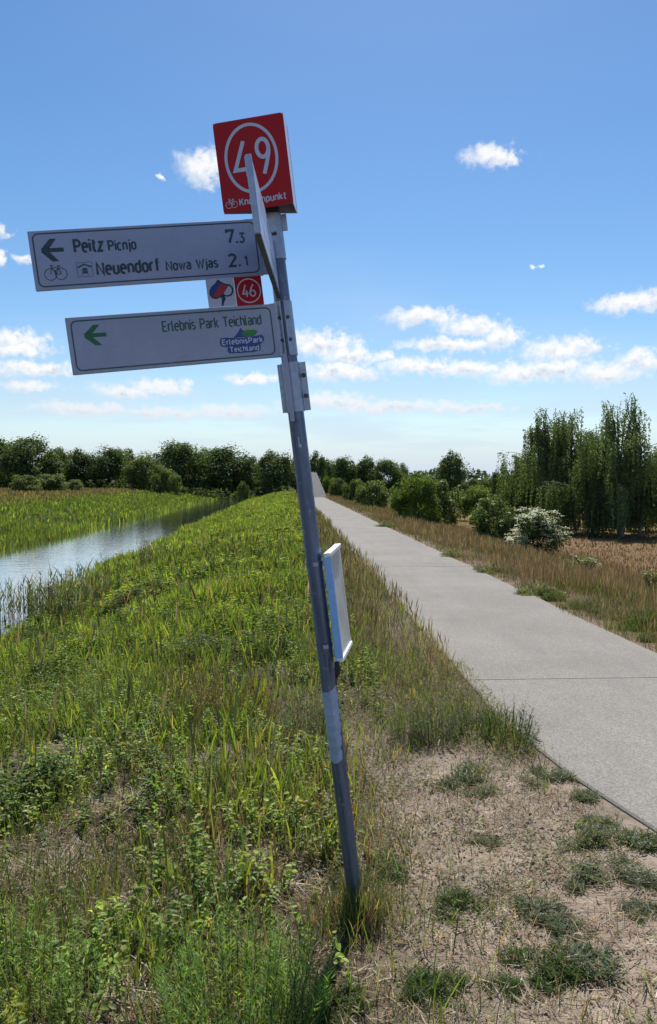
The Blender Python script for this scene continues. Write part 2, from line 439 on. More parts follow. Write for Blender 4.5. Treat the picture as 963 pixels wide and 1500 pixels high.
# cycle path: concrete slabs, open joints between them
path = empty('cycle_path', (0, 0, 0)); tag(path, kind='structure')
def left_edge(v): return 1.47 + 0.045 * np.clip(6.0 - v, 0, 4) ** 2 + 0.012 * np.sin(v * 2.1) + 0.01 * np.sin(v * 5.3 + 1)
def right_edge(v): return 3.53 + 0.012 * np.sin(v * 1.7 + 2) + 0.01 * np.sin(v * 4.7)
joints = [-2.0, 6.42, 14.9, 36.0, 57.0, 79.6]
for i in range(len(joints) - 1):
    v0, v1 = joints[i] + 0.006 + 0.006 * (i > 1), joints[i + 1] - 0.006 - 0.006 * (i > 0)
    n = max(6, int((v1 - v0) * 3))
    v = np.linspace(v0, v1, n)
    ring = []
    # joint lines run square to the path
    for e, zt in ((left_edge(v), -0.12), (left_edge(v), -0.004), (left_edge(v) + 0.012, 0.006), (right_edge(v) - 0.012, 0.006), (right_edge(v), -0.004), (right_edge(v), -0.12)):
        yy = v + SK * (e - 2.5)
        ring.append(np.stack([e - SK * yy, yy, np.full(n, zt)], -1))
    P = np.stack(ring, 1)
    idx = np.arange(n * 6).reshape(n, 6)
    q = np.stack([idx[:-1, :-1], idx[:-1, 1:], idx[1:, 1:], idx[1:, :-1]], -1).reshape(-1, 4)
    ends = np.array([idx[0][::-1], idx[-1]])
    a = Acc(); a.add(P, [q, ends], (0.3, 0.3, 0.3))
    link('slab', a.mesh('slab'), path, M_CONC)

for jv in joints[1:-1]:
    e0, e1 = float(left_edge(np.array(jv))), float(right_edge(np.array(jv)))
    ys_ = [(e, jv + SK * (e - 2.5)) for e in (e0 + 0.01, e1 - 0.01)]
    P = [(e - SK * y_ , y_ + dy_, z_) for (e, y_) in ys_ for (dy_, z_) in ((-0.0056 * (1 + (jv > 10)), -0.05), (-0.0056 * (1 + (jv > 10)), -0.004), (0.0056 * (1 + (jv > 10)), -0.004), (0.0056 * (1 + (jv > 10)), -0.05))]
    a = Acc(); a.add(np.array(P), np.array([[0, 1, 5, 4], [1, 2, 6, 5], [2, 3, 7, 6]]), (0.1, 0.1, 0.1))
    link('joint_filler', a.mesh('joint_filler'), path, M_FILLER)

# the ramp where the path climbs away at the far end, between retaining walls
ramp = empty('path_ramp', (0, 0, 0)); tag(ramp, kind='structure')
rvv = np.linspace(79.7, 112, 14); rz = 0.006 + (rvv - 79.7) * 0.092 * np.minimum(1, (rvv - 79.7) / 6 + 0.25)
def ramp_strip(name, offs, mat, col):
    pts = []
    for (uo, zo) in offs:
        pts.append(np.stack([uo - SK * rvv, rvv, np.where(zo is None, -0.3, rz + (zo or 0))], -1))
    P = np.stack(pts, 1); k = len(offs)
    idx = np.arange(len(rvv) * k).reshape(-1, k)
    q = np.stack([idx[:-1, :-1], idx[:-1, 1:], idx[1:, 1:], idx[1:, :-1]], -1).reshape(-1, 4)
    a = Acc(); a.add(P, [q, idx[-1:]], col)
    link(name, a.mesh(name), ramp, mat)
ramp_strip('ramp_surface', [(1.5, -0.1), (1.5, 0.0), (3.5, 0.0), (3.5, -0.1)], M_RAMP, (0.2, 0.2, 0.2))
ramp_strip('retaining_wall', [(0.9, None), (1.15, -0.05), (3.85, -0.05), (4.1, None)], M_RAMP, (0.3, 0.3, 0.3))

# ------------------------------------------------------------------ the leaning sign post
POST_BASE = Vector((0.1088, 2.9364, 0.0))
AXZ = Vector((-0.11874, -0.04357, 0.99197)).normalized()
AXX = Vector((1, 0, 0)); AXX = (AXX - AXZ * AXX.dot(AXZ)).normalized()
AXY = AXZ.cross(AXX)
post = empty('sign_post')
Rm = Matrix((AXX, AXY, AXZ)).transposed().to_4x4()
post.matrix_world = Matrix.Translation(POST_BASE) @ Rm
tag(post, 'leaning grey steel post carrying white direction signs and a red number hood', 'signpost')

import bmesh
def bm_obj(name, bm, mat, parent, M=None, smooth=False):
    me = bpy.data.meshes.new(name)
    if M is not None: bm.transform(M)
    bmesh.ops.recalc_face_normals(bm, faces=bm.faces)
    if smooth:
        for f in bm.faces: f.smooth = True
    bm.to_mesh(me); bm.free()
    return link(name, me, parent, mat)
def bm_box(bm, x0, x1, y0, y1, z0, z1):
    vs_ = [bm.verts.new(p) for p in ((x0, y0, z0), (x1, y0, z0), (x1, y1, z0), (x0, y1, z0), (x0, y0, z1), (x1, y0, z1), (x1, y1, z1), (x0, y1, z1))]
    fs = [bm.faces.new([vs_[i] for i in f]) for f in ((0, 3, 2, 1), (4, 5, 6, 7), (0, 1, 5, 4), (1, 2, 6, 5), (2, 3, 7, 6), (3, 0, 4, 7))]
    return vs_, fs
def bevelled_box(x0, x1, y0, y1, z0, z1, r=0.002, seg=2):
    bm = bmesh.new(); bm_box(bm, x0, x1, y0, y1, z0, z1)
    if r: bmesh.ops.bevel(bm, geom=bm.edges[:], offset=r, segments=seg, affect='EDGES', profile=0.5)
    return bm
def tube(bm, r, z0, z1, seg=32, rings=2, cap=True):
    rows = []
    for k in range(rings):
        z = z0 + (z1 - z0) * k / (rings - 1)
        rows.append([bm.verts.new((r * math.cos(2 * math.pi * i / seg), r * math.sin(2 * math.pi * i / seg), z)) for i in range(seg)])
    for k in range(rings - 1):
        for i in range(seg): bm.faces.new((rows[k][i], rows[k][(i + 1) % seg], rows[k + 1][(i + 1) % seg], rows[k + 1][i]))
    if cap:
        bm.faces.new(rows[0][::-1]); bm.faces.new(rows[-1])
def shell(r0, r1, a0, a1, z0, z1, n=14):
    """a curved plate round the post, angles measured from the camera side (-Y) towards the right"""
    bm = bmesh.new(); rows = []
    for i in range(n + 1):
        t = math.radians(a0 + (a1 - a0) * i / n); c, s = math.sin(t), -math.cos(t)
        rows.append([bm.verts.new(p) for p in ((r0 * c, r0 * s, z0), (r1 * c, r1 * s, z0), (r1 * c, r1 * s, z1), (r0 * c, r0 * s, z1))])
    for i in range(n):
        for k in range(4): bm.faces.new((rows[i][k], rows[i][(k + 1) % 4], rows[i + 1][(k + 1) % 4], rows[i + 1][k]))
    bm.faces.new(rows[0][::-1]); bm.faces.new(rows[-1])
    return bm
RP = 0.0295
bm = bmesh.new(); tube(bm, RP, -0.35, 2.86, 40, 12)
pole = bm_obj('pole', bm, M_POLE, post, smooth=True)
bm = bmesh.new(); tube(bm, RP + 0.0008, 1.815, 1.84, 24, 2, False)
bm.free()

# flat print on the signs: strokes, rings, text, all thin raised film
def stroke(bm, pts, w, y=0.0, closed=False):
    pts = [Vector((p[0], p[1])) for p in pts]; n = len(pts)
    L, R_ = [], []
    for i in range(n):
        if closed: a_, b_ = pts[i - 1], pts[(i + 1) % n]
        else: a_, b_ = pts[max(i - 1, 0)], pts[min(i + 1, n - 1)]
        p = pts[i]
        d1 = (p - a_).normalized() if (p - a_).length > 1e-9 else (b_ - p).normalized()
        d2 = (b_ - p).normalized() if (b_ - p).length > 1e-9 else d1
        t = (d1 + d2).normalized(); nn = Vector((-t.y, t.x))
        k = 1.0 / max(0.5, abs(nn.dot(Vector((-d1.y, d1.x)))))
        L.append(bm.verts.new((p.x + nn.x * w / 2 * k, y, p.y + nn.y * w / 2 * k)))
        R_.append(bm.verts.new((p.x - nn.x * w / 2 * k, y, p.y - nn.y * w / 2 * k)))
    m_ = n if closed else n - 1
    for i in range(m_):
        j = (i + 1) % n
        bm.faces.new((R_[i], R_[j], L[j], L[i]))
def poly(bm, pts, y=0.0):
    return bm.faces.new([bm.verts.new((p[0], y, p[1])) for p in pts])
def arc(cx, cz, rx, rz, a0, a1, n=24):
    return [(cx + rx * math.cos(math.radians(a0 + (a1 - a0) * i / n)), cz + rz * math.sin(math.radians(a0 + (a1 - a0) * i / n))) for i in range(n + 1)]
def ellipse(cx, cz, rx, rz, n=40): return arc(cx, cz, rx, rz, 0, 360, n)[:-1]
def rrect(x0, x1, z0, z1, r, n=6):
    return arc(x1 - r, z1 - r, r, r, 0, 90, n) + arc(x0 + r, z1 - r, r, r, 90, 180, n) + arc(x0 + r, z0 + r, r, r, 180, 270, n) + arc(x1 - r, z0 + r, r, r, 270, 360, n)
def flat_up(bm):
    # every printed face looks out of the sign (-Y)
    bm.normal_update()
    for f in bm.faces:
        if f.normal.y > 0: f.normal_flip()
def print_obj(name, bm, mat, parent):
    flat_up(bm); me = bpy.data.meshes.new(name); bm.to_mesh(me); bm.free()
    return link(name, me, parent, mat)
def _a(cx, cz, rx, rz, a0, a1, n=9): return arc(cx, cz, rx, rz, a0, a1, n)
XH = 0.73
def _bowl(x, w): return _a(x + w / 2, XH / 2, w / 2, XH / 2, 90, 450, 20)[:-1]
# road-sign lettering drawn with one even stroke: strokes per letter (closed ones marked) and advance
GLYPHS = {
    'P': ([(0, [(0, 0), (0, 1), (0.22, 1)] + _a(0.22, 0.74, 0.22, 0.26, 90, -90) + [(0, 0.48)])], 0.44),
    'E': ([(0, [(0.40, 1), (0, 1), (0, 0), (0.40, 0)]), (0, [(0, 0.52), (0.34, 0.52)])], 0.40),
    'N': ([(0, [(0, 0), (0, 1), (0.46, 0), (0.46, 1)])], 0.46),
    'K': ([(0, [(0, 0), (0, 1)]), (0, [(0.44, 1), (0.04, 0.44)]), (0, [(0.15, 0.58), (0.46, 0)])], 0.45),
    'T': ([(0, [(0, 1), (0.48, 1)]), (0, [(0.24, 1), (0.24, 0)])], 0.48),
    'W': ([(0, [(0, 1), (0.17, 0), (0.34, 0.86), (0.51, 0), (0.68, 1)])], 0.68),
    'e': ([(0, [(0.02, 0.40), (0.36, 0.40)] + _a(0.18, 0.48, 0.18, 0.25, -5, 180) + _a(0.18, 0.24, 0.18, 0.24, 180, 300))], 0.37),
    'i': ([(0, [(0, 0), (0, XH)]), (0, [(0, 0.90), (0, 1.03)])], 0.0),
    'j': ([(0, [(0.08, XH), (0.08, -0.10)] + _a(-0.04, -0.10, 0.12, 0.12, 0, -80)), (0, [(0.08, 0.90), (0.08, 1.03)])], 0.08),
    't': ([(0, [(0.10, 0.97), (0.10, 0.14)] + _a(0.24, 0.14, 0.14, 0.14, 180, 275)), (0, [(0, XH), (0.26, XH)])], 0.26),
    'z': ([(0, [(0.02, XH), (0.34, XH), (0.0, 0), (0.35, 0)])], 0.35),
    'c': ([(0, _a(0.18, 0.49, 0.18, 0.24, 50, 180) + _a(0.18, 0.24, 0.18, 0.24, 180, 310))], 0.32),
    'n': ([(0, [(0, 0), (0, XH)]), (0, _a(0.17, 0.53, 0.17, 0.20, 170, 0) + [(0.34, 0)])], 0.34),
    'u': ([(0, [(0, XH)] + _a(0.17, 0.20, 0.17, 0.20, 180, 350)), (0, [(0.34, XH), (0.34, 0)])], 0.34),
    'h': ([(0, [(0, 0), (0, 1.03)]), (0, _a(0.17, 0.53, 0.17, 0.20, 170, 0) + [(0.34, 0)])], 0.34),
    'o': ([(1, _a(0.18, 0.49, 0.18, 0.24, 0, 180) + _a(0.18, 0.24, 0.18, 0.24, 180, 360))], 0.36),
    'd': ([(1, _a(0.17, 0.51, 0.17, 0.22, 0, 180) + _a(0.17, 0.22, 0.17, 0.22, 180, 360)), (0, [(0.34, 0), (0.34, 1.03)])], 0.34),
    'b': ([(1, _a(0.17, 0.51, 0.17, 0.22, 0, 180) + _a(0.17, 0.22, 0.17, 0.22, 180, 360)), (0, [(0, 0), (0, 1.03)])], 0.34),
    'p': ([(1, _a(0.17, 0.51, 0.17, 0.22, 0, 180) + _a(0.17, 0.22, 0.17, 0.22, 180, 360)), (0, [(0, -0.22), (0, XH)])], 0.34),
    'a': ([(0, _a(0.17, 0.54, 0.16, 0.19, 155, 0) + [(0.33, 0)]), (1, _a(0.165, 0.21, 0.165, 0.20, 0, 350, 16))], 0.33),
    'r': ([(0, [(0, 0), (0, XH)]), (0, _a(0.15, 0.52, 0.15, 0.20, 170, 60))], 0.22),
    'f': ([(0, [(0.10, 0), (0.10, 0.86)] + _a(0.22, 0.86, 0.12, 0.15, 180, 80)), (0, [(0, XH), (0.25, XH)])], 0.25),
    'l': ([(0, [(0, 1.03), (0, 0.12)] + _a(0.11, 0.12, 0.11, 0.12, 180, 270))], 0.11),
    'k': ([(0, [(0, 0), (0, 1.03)]), (0, [(0.31, XH), (0.03, 0.30)]), (0, [(0.11, 0.42), (0.34, 0)])], 0.33),
    's': ([(0, _a(0.16, 0.55, 0.15, 0.18, 40, 190) + [(0.08, 0.40), (0.24, 0.33)] + _a(0.16, 0.18, 0.16, 0.18, 20, -145))], 0.32),
    'w': ([(0, [(0, XH), (0.13, 0), (0.26, 0.62), (0.39, 0), (0.52, XH)])], 0.52),
    '7': ([(0, [(0, 0.80), (0, 1), (0.46, 1), (0.14, 0)])], 0.46),
    '3': ([(0, [(0.02, 1), (0.42, 1), (0.20, 0.60)] + _a(0.20, 0.30, 0.24, 0.30, 90, -150))], 0.44),
    '2': ([(0, _a(0.22, 0.76, 0.22, 0.24, 165, -25) + [(0.02, 0), (0.46, 0)])], 0.46),
    '1': ([(0, [(0, 0.80), (0.17, 1), (0.17, 0)])], 0.17),
    ',': ([(0, [(0.02, 0.08), (0.02, -0.06)])], 0.04),
    ' ': ([], 0.22),
}
def text(name, body, x0, x1, z0, cap, y, mat, parent, lw=0.13):
    """lettering fitted between x0 and x1, cap height cap, on the baseline z0"""
    gap = 0.17 if lw < 0.15 else 0.20
    adv = 0.0; place = []
    for ch in body:
        place.append(adv); adv += GLYPHS[ch][1] + gap
    total = adv - gap + lw
    sx = (x1 - x0) / total; sz = cap / (1.0 + lw * 0.0)
    bm = bmesh.new(); k = 0
    w = lw * cap
    for ch, px_ in zip(body, place):
        for closed, pts in GLYPHS[ch][0]:
            P = [(x0 + (px_ + lw / 2 + p[0]) * sx, z0 + (w / 2 + p[1] * (cap - w))) for p in pts]
            if closed and (abs(P[0][0] - P[-1][0]) + abs(P[0][1] - P[-1][1])) < 1e-6: P = P[:-1]
            stroke(bm, P, w, y - 0.00008 * (k % 5), bool(closed)); k += 1
    return print_obj(name, bm, mat, parent)
def bicycle(name, x0, x1, z0, z1, lw, y, mat, parent):
    w, h = x1 - x0, z1 - z0; r = 0.265 * w
    bm = bmesh.new()
    A = (x0 + r, z0 + r); B = (x1 - r, z0 + r); Cr = (x0 + 0.52 * w, z0 + r * 0.95)
    stroke(bm, ellipse(*A, r, r, 28), lw, y, True); stroke(bm, ellipse(*B, r, r, 28), lw, y, True)
    hd = (x0 + 0.34 * w, z0 + 0.86 * h); st = (x0 + 0.66 * w, z0 + 0.82 * h)
    for k, (p, q_) in enumerate(((A, hd), (hd, Cr), (hd, st), (Cr, st), (Cr, B), (st, B))): stroke(bm, (p, q_), lw, y - 0.00012 * (k + 1))
    stroke(bm, ((st[0] - 0.07 * w, z0 + 0.94 * h), (st[0] + 0.09 * w, z0 + 0.94 * h)), lw * 1.5, y - 0.0009)
    stroke(bm, ((hd[0] + 0.10 * w, z0 + h), (hd[0] - 0.03 * w, z0 + h), hd), lw, y - 0.0010)
    return print_obj(name, bm, mat, parent)

def mount(name, az, s, u, noff):
    """a frame fixed to the post: x to the sign's right, -y out of its face, z up the post"""
    a_ = math.radians(az)
    r = Vector((math.cos(a_), -math.sin(a_), 0)); n = Vector((-math.sin(a_), -math.cos(a_), 0))
    loc = Vector((0, 0, s)) + r * u + n * noff
    return Matrix.Translation(loc) @ Matrix.Rotation(-a_, 4, 'Z')
def panel(name, M, w, h, t, mat, label=None, r=0.0015):
    o = bm_obj(name, bevelled_box(-w / 2, w / 2, 0, t, -h / 2, h / 2, r, 1), mat, post)
    o.matrix_local = M
    if label: o['label'] = label
    return o
TH = 0.017
# --- upper direction sign: Peitz / Neuendorf
sg = panel('direction_sign', mount('', -12.6, 2.521, -0.449, 0.04), 0.776, 0.196, TH, M_SIGN, 'white arrow sign reading Peitz Picnjo and Neuendorf Nowa Wjas')
bm = bmesh.new(); stroke(bm, rrect(-0.374, 0.374, -0.087, 0.087, 0.018), 0.0042, -0.0006, True); print_obj('border', bm, M_BORDER, sg)
def arrow(parent, tip, x1, zc, hz, hx, lw, mat):
    bm = bmesh.new()
    stroke(bm, ((tip + 0.012, zc), (x1, zc)), lw, -0.0006)
    for sgn in (1, -1):
        poly(bm, ((tip, zc), (hx, zc + sgn * hz), (hx - 0.021, zc + sgn * hz), (tip - 0.004, zc + sgn * 0.004))[:4], -0.0008 if sgn > 0 else -0.0010)
        poly(bm, ((tip, zc), (tip + 0.018, zc), (hx, zc + sgn * hz), (hx - 0.020, zc + sgn * hz)), -0.0012 if sgn > 0 else -0.0014)
    return print_obj('arrow', bm, mat, parent)
arrow(sg, -0.3491, -0.280, 0.0316, 0.037, -0.300, 0.0135, M_BORDER)
text('lettering', 'Peitz', -0.2475, -0.1485, 0.016, 0.0475, -0.0007, M_BORDER, sg, 0.172)
text('lettering', 'Picnjo', -0.135, -0.040, 0.016, 0.0375, -0.0007, M_BORDER, sg, 0.16)
text('lettering', 'Neuendorf', -0.184, 0.030, -0.063, 0.0465, -0.0007, M_BORDER, sg, 0.172)
text('lettering', 'Nowa Wjas', 0.049, 0.231, -0.063, 0.0355, -0.0007, M_BORDER, sg, 0.16)
text('lettering', '7', 0.2685, 0.3005, 0.016, 0.0505, -0.0007, M_BORDER, sg, 0.172)
text('lettering', ',', 0.3030, 0.3095, 0.016, 0.0505, -0.0007, M_BORDER, sg, 0.172)
text('lettering', '3', 0.3135, 0.3350, 0.0165, 0.0365, -0.0007, M_BORDER, sg, 0.16)
text('lettering', '2', 0.2660, 0.2990, -0.065, 0.0485, -0.0007, M_BORDER, sg, 0.172)
text('lettering', ',', 0.3025, 0.3090, -0.065, 0.0505, -0.0007, M_BORDER, sg, 0.172)
text('lettering', '1', 0.3225, 0.3360, -0.0645, 0.0365, -0.0007, M_BORDER, sg, 0.16)
bicycle('bicycle_symbol', -0.3520, -0.2800, -0.0670, -0.0190, 0.0023, -0.0006, M_BORDER, sg)
bm = bmesh.new()
stroke(bm, ((-0.2460, -0.0625), (-0.1960, -0.0625), (-0.1960, -0.0150), (-0.2460, -0.0150)), 0.0011, -0.0006, True)
stroke(bm, ((-0.2440, -0.0315), (-0.2210, -0.0215), (-0.1980, -0.0315)), 0.0048, -0.0007)
for rect in ((-0.2300, -0.2120, -0.0520, -0.0440), (-0.2300, -0.2120, -0.0425, -0.0365), (-0.2265, -0.2155, -0.0360, -0.0335)):
    poly(bm, rrect(*rect, 0.0012, 2), -0.0007)
stroke(bm, ((-0.2285, -0.0525), (-0.2315, -0.0580)), 0.002, -0.0008); stroke(bm, ((-0.2135, -0.0525), (-0.2105, -0.0580)), 0.002, -0.0008)
print_obj('station_symbol', bm, M_BORDER, sg)
bm = bmesh.new()
for k in range(5): poly(bm, rrect(-0.018 + k * 0.006, -0.0138 + k * 0.006, -0.0962, -0.0915, 0.0008, 2), -0.0006)
print_obj('maker_mark', bm, M_GHOST, sg)
bm = bevelled_box(0.3885, 0.4085, -0.001, 0.022, -0.094, 0.094, 0.002, 1)
bm_obj('end_profile', bm, M_ALU, sg)
# two little plaques hung below it
pw = panel('route_plaque', mount('', -14.7, 2.370, -0.2235, 0.041), 0.0985, 0.098, 0.003, M_WHITEP, 'small white route plaque with blue and red leaf', 0.0004)
leaf_o = [(-0.006, 0.046), (0.004, 0.037), (0.018, 0.030), (0.034, 0.026), (0.044, 0.014), (0.044, 0.000), (0.036, -0.012), (0.022, -0.016), (0.010, -0.014), (0.014, -0.022), (0.006, -0.034), (0.002, -0.046), (-0.004, -0.045), (-0.002, -0.030), (0.000, -0.020), (-0.006, -0.016), (-0.020, -0.022), (-0.034, -0.018), (-0.042, -0.006), (-0.041, 0.008), (-0.032, 0.022), (-0.018, 0.032)]
bm = bmesh.new(); poly(bm, leaf_o, -0.0005); print_obj('leaf_outline', bm, M_DBLUE, pw)
bm = bmesh.new(); poly(bm, [(-0.006, 0.038), (-0.020, 0.026), (-0.034, 0.015), (-0.037, 0.004), (-0.036, -0.006), (-0.030, -0.013), (0.002, 0.031)], -0.0010); print_obj('leaf_blue', bm, M_BLUEP, pw)
bm = bmesh.new(); poly(bm, [(0.002, 0.031), (-0.030, -0.013), (-0.020, -0.017), (-0.006, -0.011), (0.004, -0.006), (0.026, 0.022)], -0.0010); print_obj('leaf_red', bm, M_REDP, pw)
bm = bmesh.new(); poly(bm, [(0.028, 0.021), (0.008, -0.004), (0.012, -0.009), (0.022, -0.011), (0.033, -0.007), (0.038, 0.002), (0.038, 0.012), (0.031, 0.021)], -0.0010); print_obj('leaf_white', bm, M_WHITEP, pw)
pr = panel('number_plaque', mount('', -14.7, 2.370, -0.1245, 0.041), 0.0975, 0.100, 0.003, M_RED, 'small square red plaque with number 46 in a white ring', 0.0004)
bm = bmesh.new(); stroke(bm, ellipse(0, 0, 0.041, 0.041), 0.0042, -0.0005, True); print_obj('ring', bm, M_WHITEP, pr)
def four(bm, x, z, w, h, lw, y):
    stroke(bm, ((x + 0.58 * w, z + h), (x + 0.08 * w, z + 0.27 * h), (x + w, z + 0.27 * h)), lw, y)
    stroke(bm, ((x + 0.70 * w, z + 0.55 * h), (x + 0.70 * w, z)), lw, y - 0.0002)
bm = bmesh.new(); four(bm, -0.0245, -0.021, 0.022, 0.042, 0.0052, -0.0006)
stroke(bm, ellipse(0.0125, -0.0095, 0.0093, 0.0100, 24), 0.0052, -0.0006, True)
stroke(bm, [(0.0165, 0.021), (0.0090, 0.010), (0.0040, -0.003), (0.0033, -0.009)], 0.0052, -0.0008)
print_obj('number', bm, M_WHITEP, pr)
# --- lower direction sign: Erlebnis Park Teichland
se = panel('direction_sign', mount('', -15.3, 2.225, -0.398, 0.04), 0.719, 0.190, TH, M_SIGN, 'white arrow sign with green lettering Erlebnis Park Teichland')
bm = bmesh.new(); stroke(bm, rrect(-0.343, 0.340, -0.083, 0.0815, 0.018), 0.0046, -0.0006, True); print_obj('border', bm, M_GREENP, se)
arrow(se, -0.3026, -0.2333, 0.0308, 0.034, -0.2515, 0.0135, M_ARROWG)
text('lettering', 'Erlebnis Park Teichland', -0.045, 0.304, 0.0235, 0.0375, -0.0007, M_GREENP, se, 0.125)
bm = bmesh.new(); stroke(bm, ellipse(-0.0275, -0.0415, 0.043, 0.0405), 0.0014, -0.0006, True)
for k in range(5): stroke(bm, ellipse(0.0 + 0.006 * k, -0.071 + 0.0022 * k, 0.0045, 0.003, 8), 0.0016, -0.0008 - 0.0001 * k, True)
print_obj('sticker_trace', bm, M_GHOST, se)
bm = bmesh.new(); poly(bm, [(0.196, -0.016), (0.214, 0.002), (0.226, 0.018), (0.240, 0.004), (0.262, -0.014)], -0.0006); print_obj('logo_mountain', bm, M_BLUEP, se)
bm = bmesh.new(); poly(bm, arc(0.258, -0.004, 0.030, 0.014, 200, 20, 8) + [(0.270, -0.016), (0.240, -0.012)], -0.0008)
print_obj('logo_meadow', bm, M_LGREEN, se)
bm = bmesh.new(); poly(bm, arc(0.250, 0.006, 0.022, 0.016, 170, 10, 8) + [(0.262, 0.008), (0.244, 0.014)], -0.0010); print_obj('logo_dune', bm, M_SAND, se)
bm = bmesh.new()
poly(bm, [(0.150, -0.014), (0.172, -0.012), (0.215, -0.018), (0.250, -0.016), (0.300, -0.012), (0.306, -0.022), (0.304, -0.036), (0.290, -0.044), (0.288, -0.066), (0.262, -0.070), (0.220, -0.070), (0.176, -0.068), (0.170, -0.060), (0.172, -0.046), (0.150, -0.042), (0.146, -0.028)], -0.0012)
print_obj('logo_backing', bm, M_BLUEP, se)
text('logo_lettering', 'ErlebnisPark', 0.153, 0.301, -0.0385, 0.0205, -0.0016, M_WHITEP, se, 0.17)
text('logo_lettering', 'Teichland', 0.177, 0.284, -0.0655, 0.0200, -0.0016, M_WHITEP, se, 0.17)
# --- third arrow sign, pointing at the viewer and seen end on
Mt = Matrix.Translation(Vector((-0.010, -0.038, 2.4445)))
st = bm_obj('direction_sign', bevelled_box(-0.0065, 0.0065, -0.80, 0.0, -0.0975, 0.0975, 0.0015, 1), M_SIGN, post)
st.matrix_local = Mt
st['label'] = 'white arrow sign pointing at the viewer, seen end on'
bm = bmesh.new()
stroke(bm, [(-p[0], p[1]) for p in rrect(-0.385, 0.385, -0.086, 0.086, 0.018)], 0.0042, 0.0, True)
for (zc, hgt, runs) in ((0.035, 0.045, 7), (-0.045, 0.045, 9)):
    for k in range(runs):
        x = -0.22 + k * 0.055
        stroke(bm, ((x, zc - hgt / 2), (x, zc + hgt / 2), (x + 0.024, zc + hgt / 2), (x + 0.024, zc - hgt / 2)), 0.007, -0.0002 * (k % 2))
bm.transform(Matrix.Translation((0.0072, -0.40, 0)) @ Matrix.Rotation(math.radians(90), 4, 'Z'))
bm_obj('lettering', bm, M_GHOST, st)
bm = bevelled_box(-0.0085, 0.0085, -0.812, -0.7995, -0.0985, 0.0985, 0.003, 2); bm_obj('end_profile', bm, M_ALU, st)
bm = bevelled_box(-0.0078, 0.0078, -0.80, 0.0, -0.1050, -0.0972, 0.001, 1); bm_obj('shaded_bottom_profile', bm, M_BOLT_SHADE, st)  # dark colour stands for the shade on the panel's underside
# --- clamps
def clamp(name, z0, z1, halves, flanges, bolts):
    c0 = None
    for (a0, a1) in halves:
        o = bm_obj(name, shell(RP + 0.0004, RP + 0.0042, a0, a1, z0, z1), M_ALU, post, smooth=False)
        c0 = c0 or o
    for (ang, ln) in flanges:
        t = math.radians(ang)
        bm = bevelled_box(RP + 0.001, RP + ln, -0.002, 0.002, z0 + 0.0015, z1 - 0.0015, 0.0006, 1)
        bm.transform(Matrix.Rotation(t - math.pi / 2, 4, 'Z'))
        bm_obj('flange', bm, M_ALU, c0)
    for (ang, rr, z) in bolts:
        t = math.radians(ang)
        bm = bmesh.new(); bmesh.ops.create_cone(bm, cap_ends=True, segments=6, radius1=0.0075, radius2=0.0065, depth=0.010)
        bm.transform(Matrix.Translation((rr * math.sin(t), -rr * math.cos(t), z)) @ Matrix.Rotation(t, 4, 'Z') @ Matrix.Rotation(math.pi / 2, 4, 'X'))
        bm_obj('bolt', bm, M_BOLT_SHADE, c0)
clamp('clamp', 2.480, 2.625, ((-86, 86), (94, 266)), (), ((8, RP + 0.006, 2.565), (-14, RP + 0.006, 2.565)))
clamp('clamp', 2.578, 2.640, ((-84, 84),), ((90, 0.022), (-90, 0.020)), ())
clamp('clamp', 2.135, 2.330, ((8, 170), (-170, -10)), ((9, 0.014), (-11, 0.014)), ((22, RP + 0.007, 2.27), (22, RP + 0.007, 2.19), (-24, RP + 0.007, 2.27), (-24, RP + 0.007, 2.19)))
clamp('clamp', 1.930, 2.110, ((-82, 82), (98, 262)), ((90, 0.027), (-90, 0.018)), ())
cb = [o for o in post.children if o.name.startswith('clamp')][-1]
for zz in (1.985, 2.060):
    bm = bmesh.new(); bmesh.ops.create_cone(bm, cap_ends=True, segments=6, radius1=0.009, radius2=0.008, depth=0.012)
    bm.transform(Matrix.Translation((RP + 0.015, -0.008, zz)) @ Matrix.Rotation(math.pi / 2, 4, 'X')); bm_obj('bolt', bm, M_BOLT_SHADE, cb)
# upright fin of the lower clamp that stands out towards the viewer
bm = bmesh.new()
pts = ((-0.085, 0.115), (-0.085, -0.125), (-0.072, -0.125), (-0.033, -0.105), (-0.033, 0.098))
lo_ = [bm.verts.new((-0.0075, p[0], p[1])) for p in pts]; hi_ = [bm.verts.new((0.0075, p[0], p[1])) for p in pts]
bm.faces.new(lo_); bm.faces.new(hi_[::-1])
for i in range(5): bm.faces.new((lo_[i], lo_[(i + 1) % 5], hi_[(i + 1) % 5], hi_[i]))
fin = bm_obj('clamp_fin', bm, M_SIGN, post); fin.matrix_local = Matrix.Translation((-0.012, 0, 2.020))
# --- red number hood on top: three cornered, open below
zt, zb = 2.9485, 2.6415
a_ = math.radians(5.8); r_ = Vector((math.cos(a_), -math.sin(a_), 0)); n_ = Vector((-math.sin(a_), -math.cos(a_), 0))
cc_ = r_ * -0.031 + n_ * 0.09
A_ = cc_ - r_ * 0.1245; B_ = cc_ + r_ * 0.1245; C_ = B_ - n_ * 0.120 - r_ * 0.004
hood = bm_obj('number_hood', bevelled_box(-0.1245, 0.1245, 0, 0.003, -0.1535, 0.1535, 0.0, 1), M_RED, post)
hood.data.clear_geometry()
bm = bmesh.new()
rim = rrect(-0.1245, 0.1245, -0.1535, 0.1535, 0.012)
fa = [bm.verts.new((p[0], 0, p[1])) for p in rim]; fb = [bm.verts.new((p[0], 0.003, p[1])) for p in rim]
bm.faces.new(fa); bm.faces.new(fb[::-1])
for i in range(len(rim)): bm.faces.new((fa[i], fa[(i + 1) % len(rim)], fb[(i + 1) % len(rim)], fb[i]))
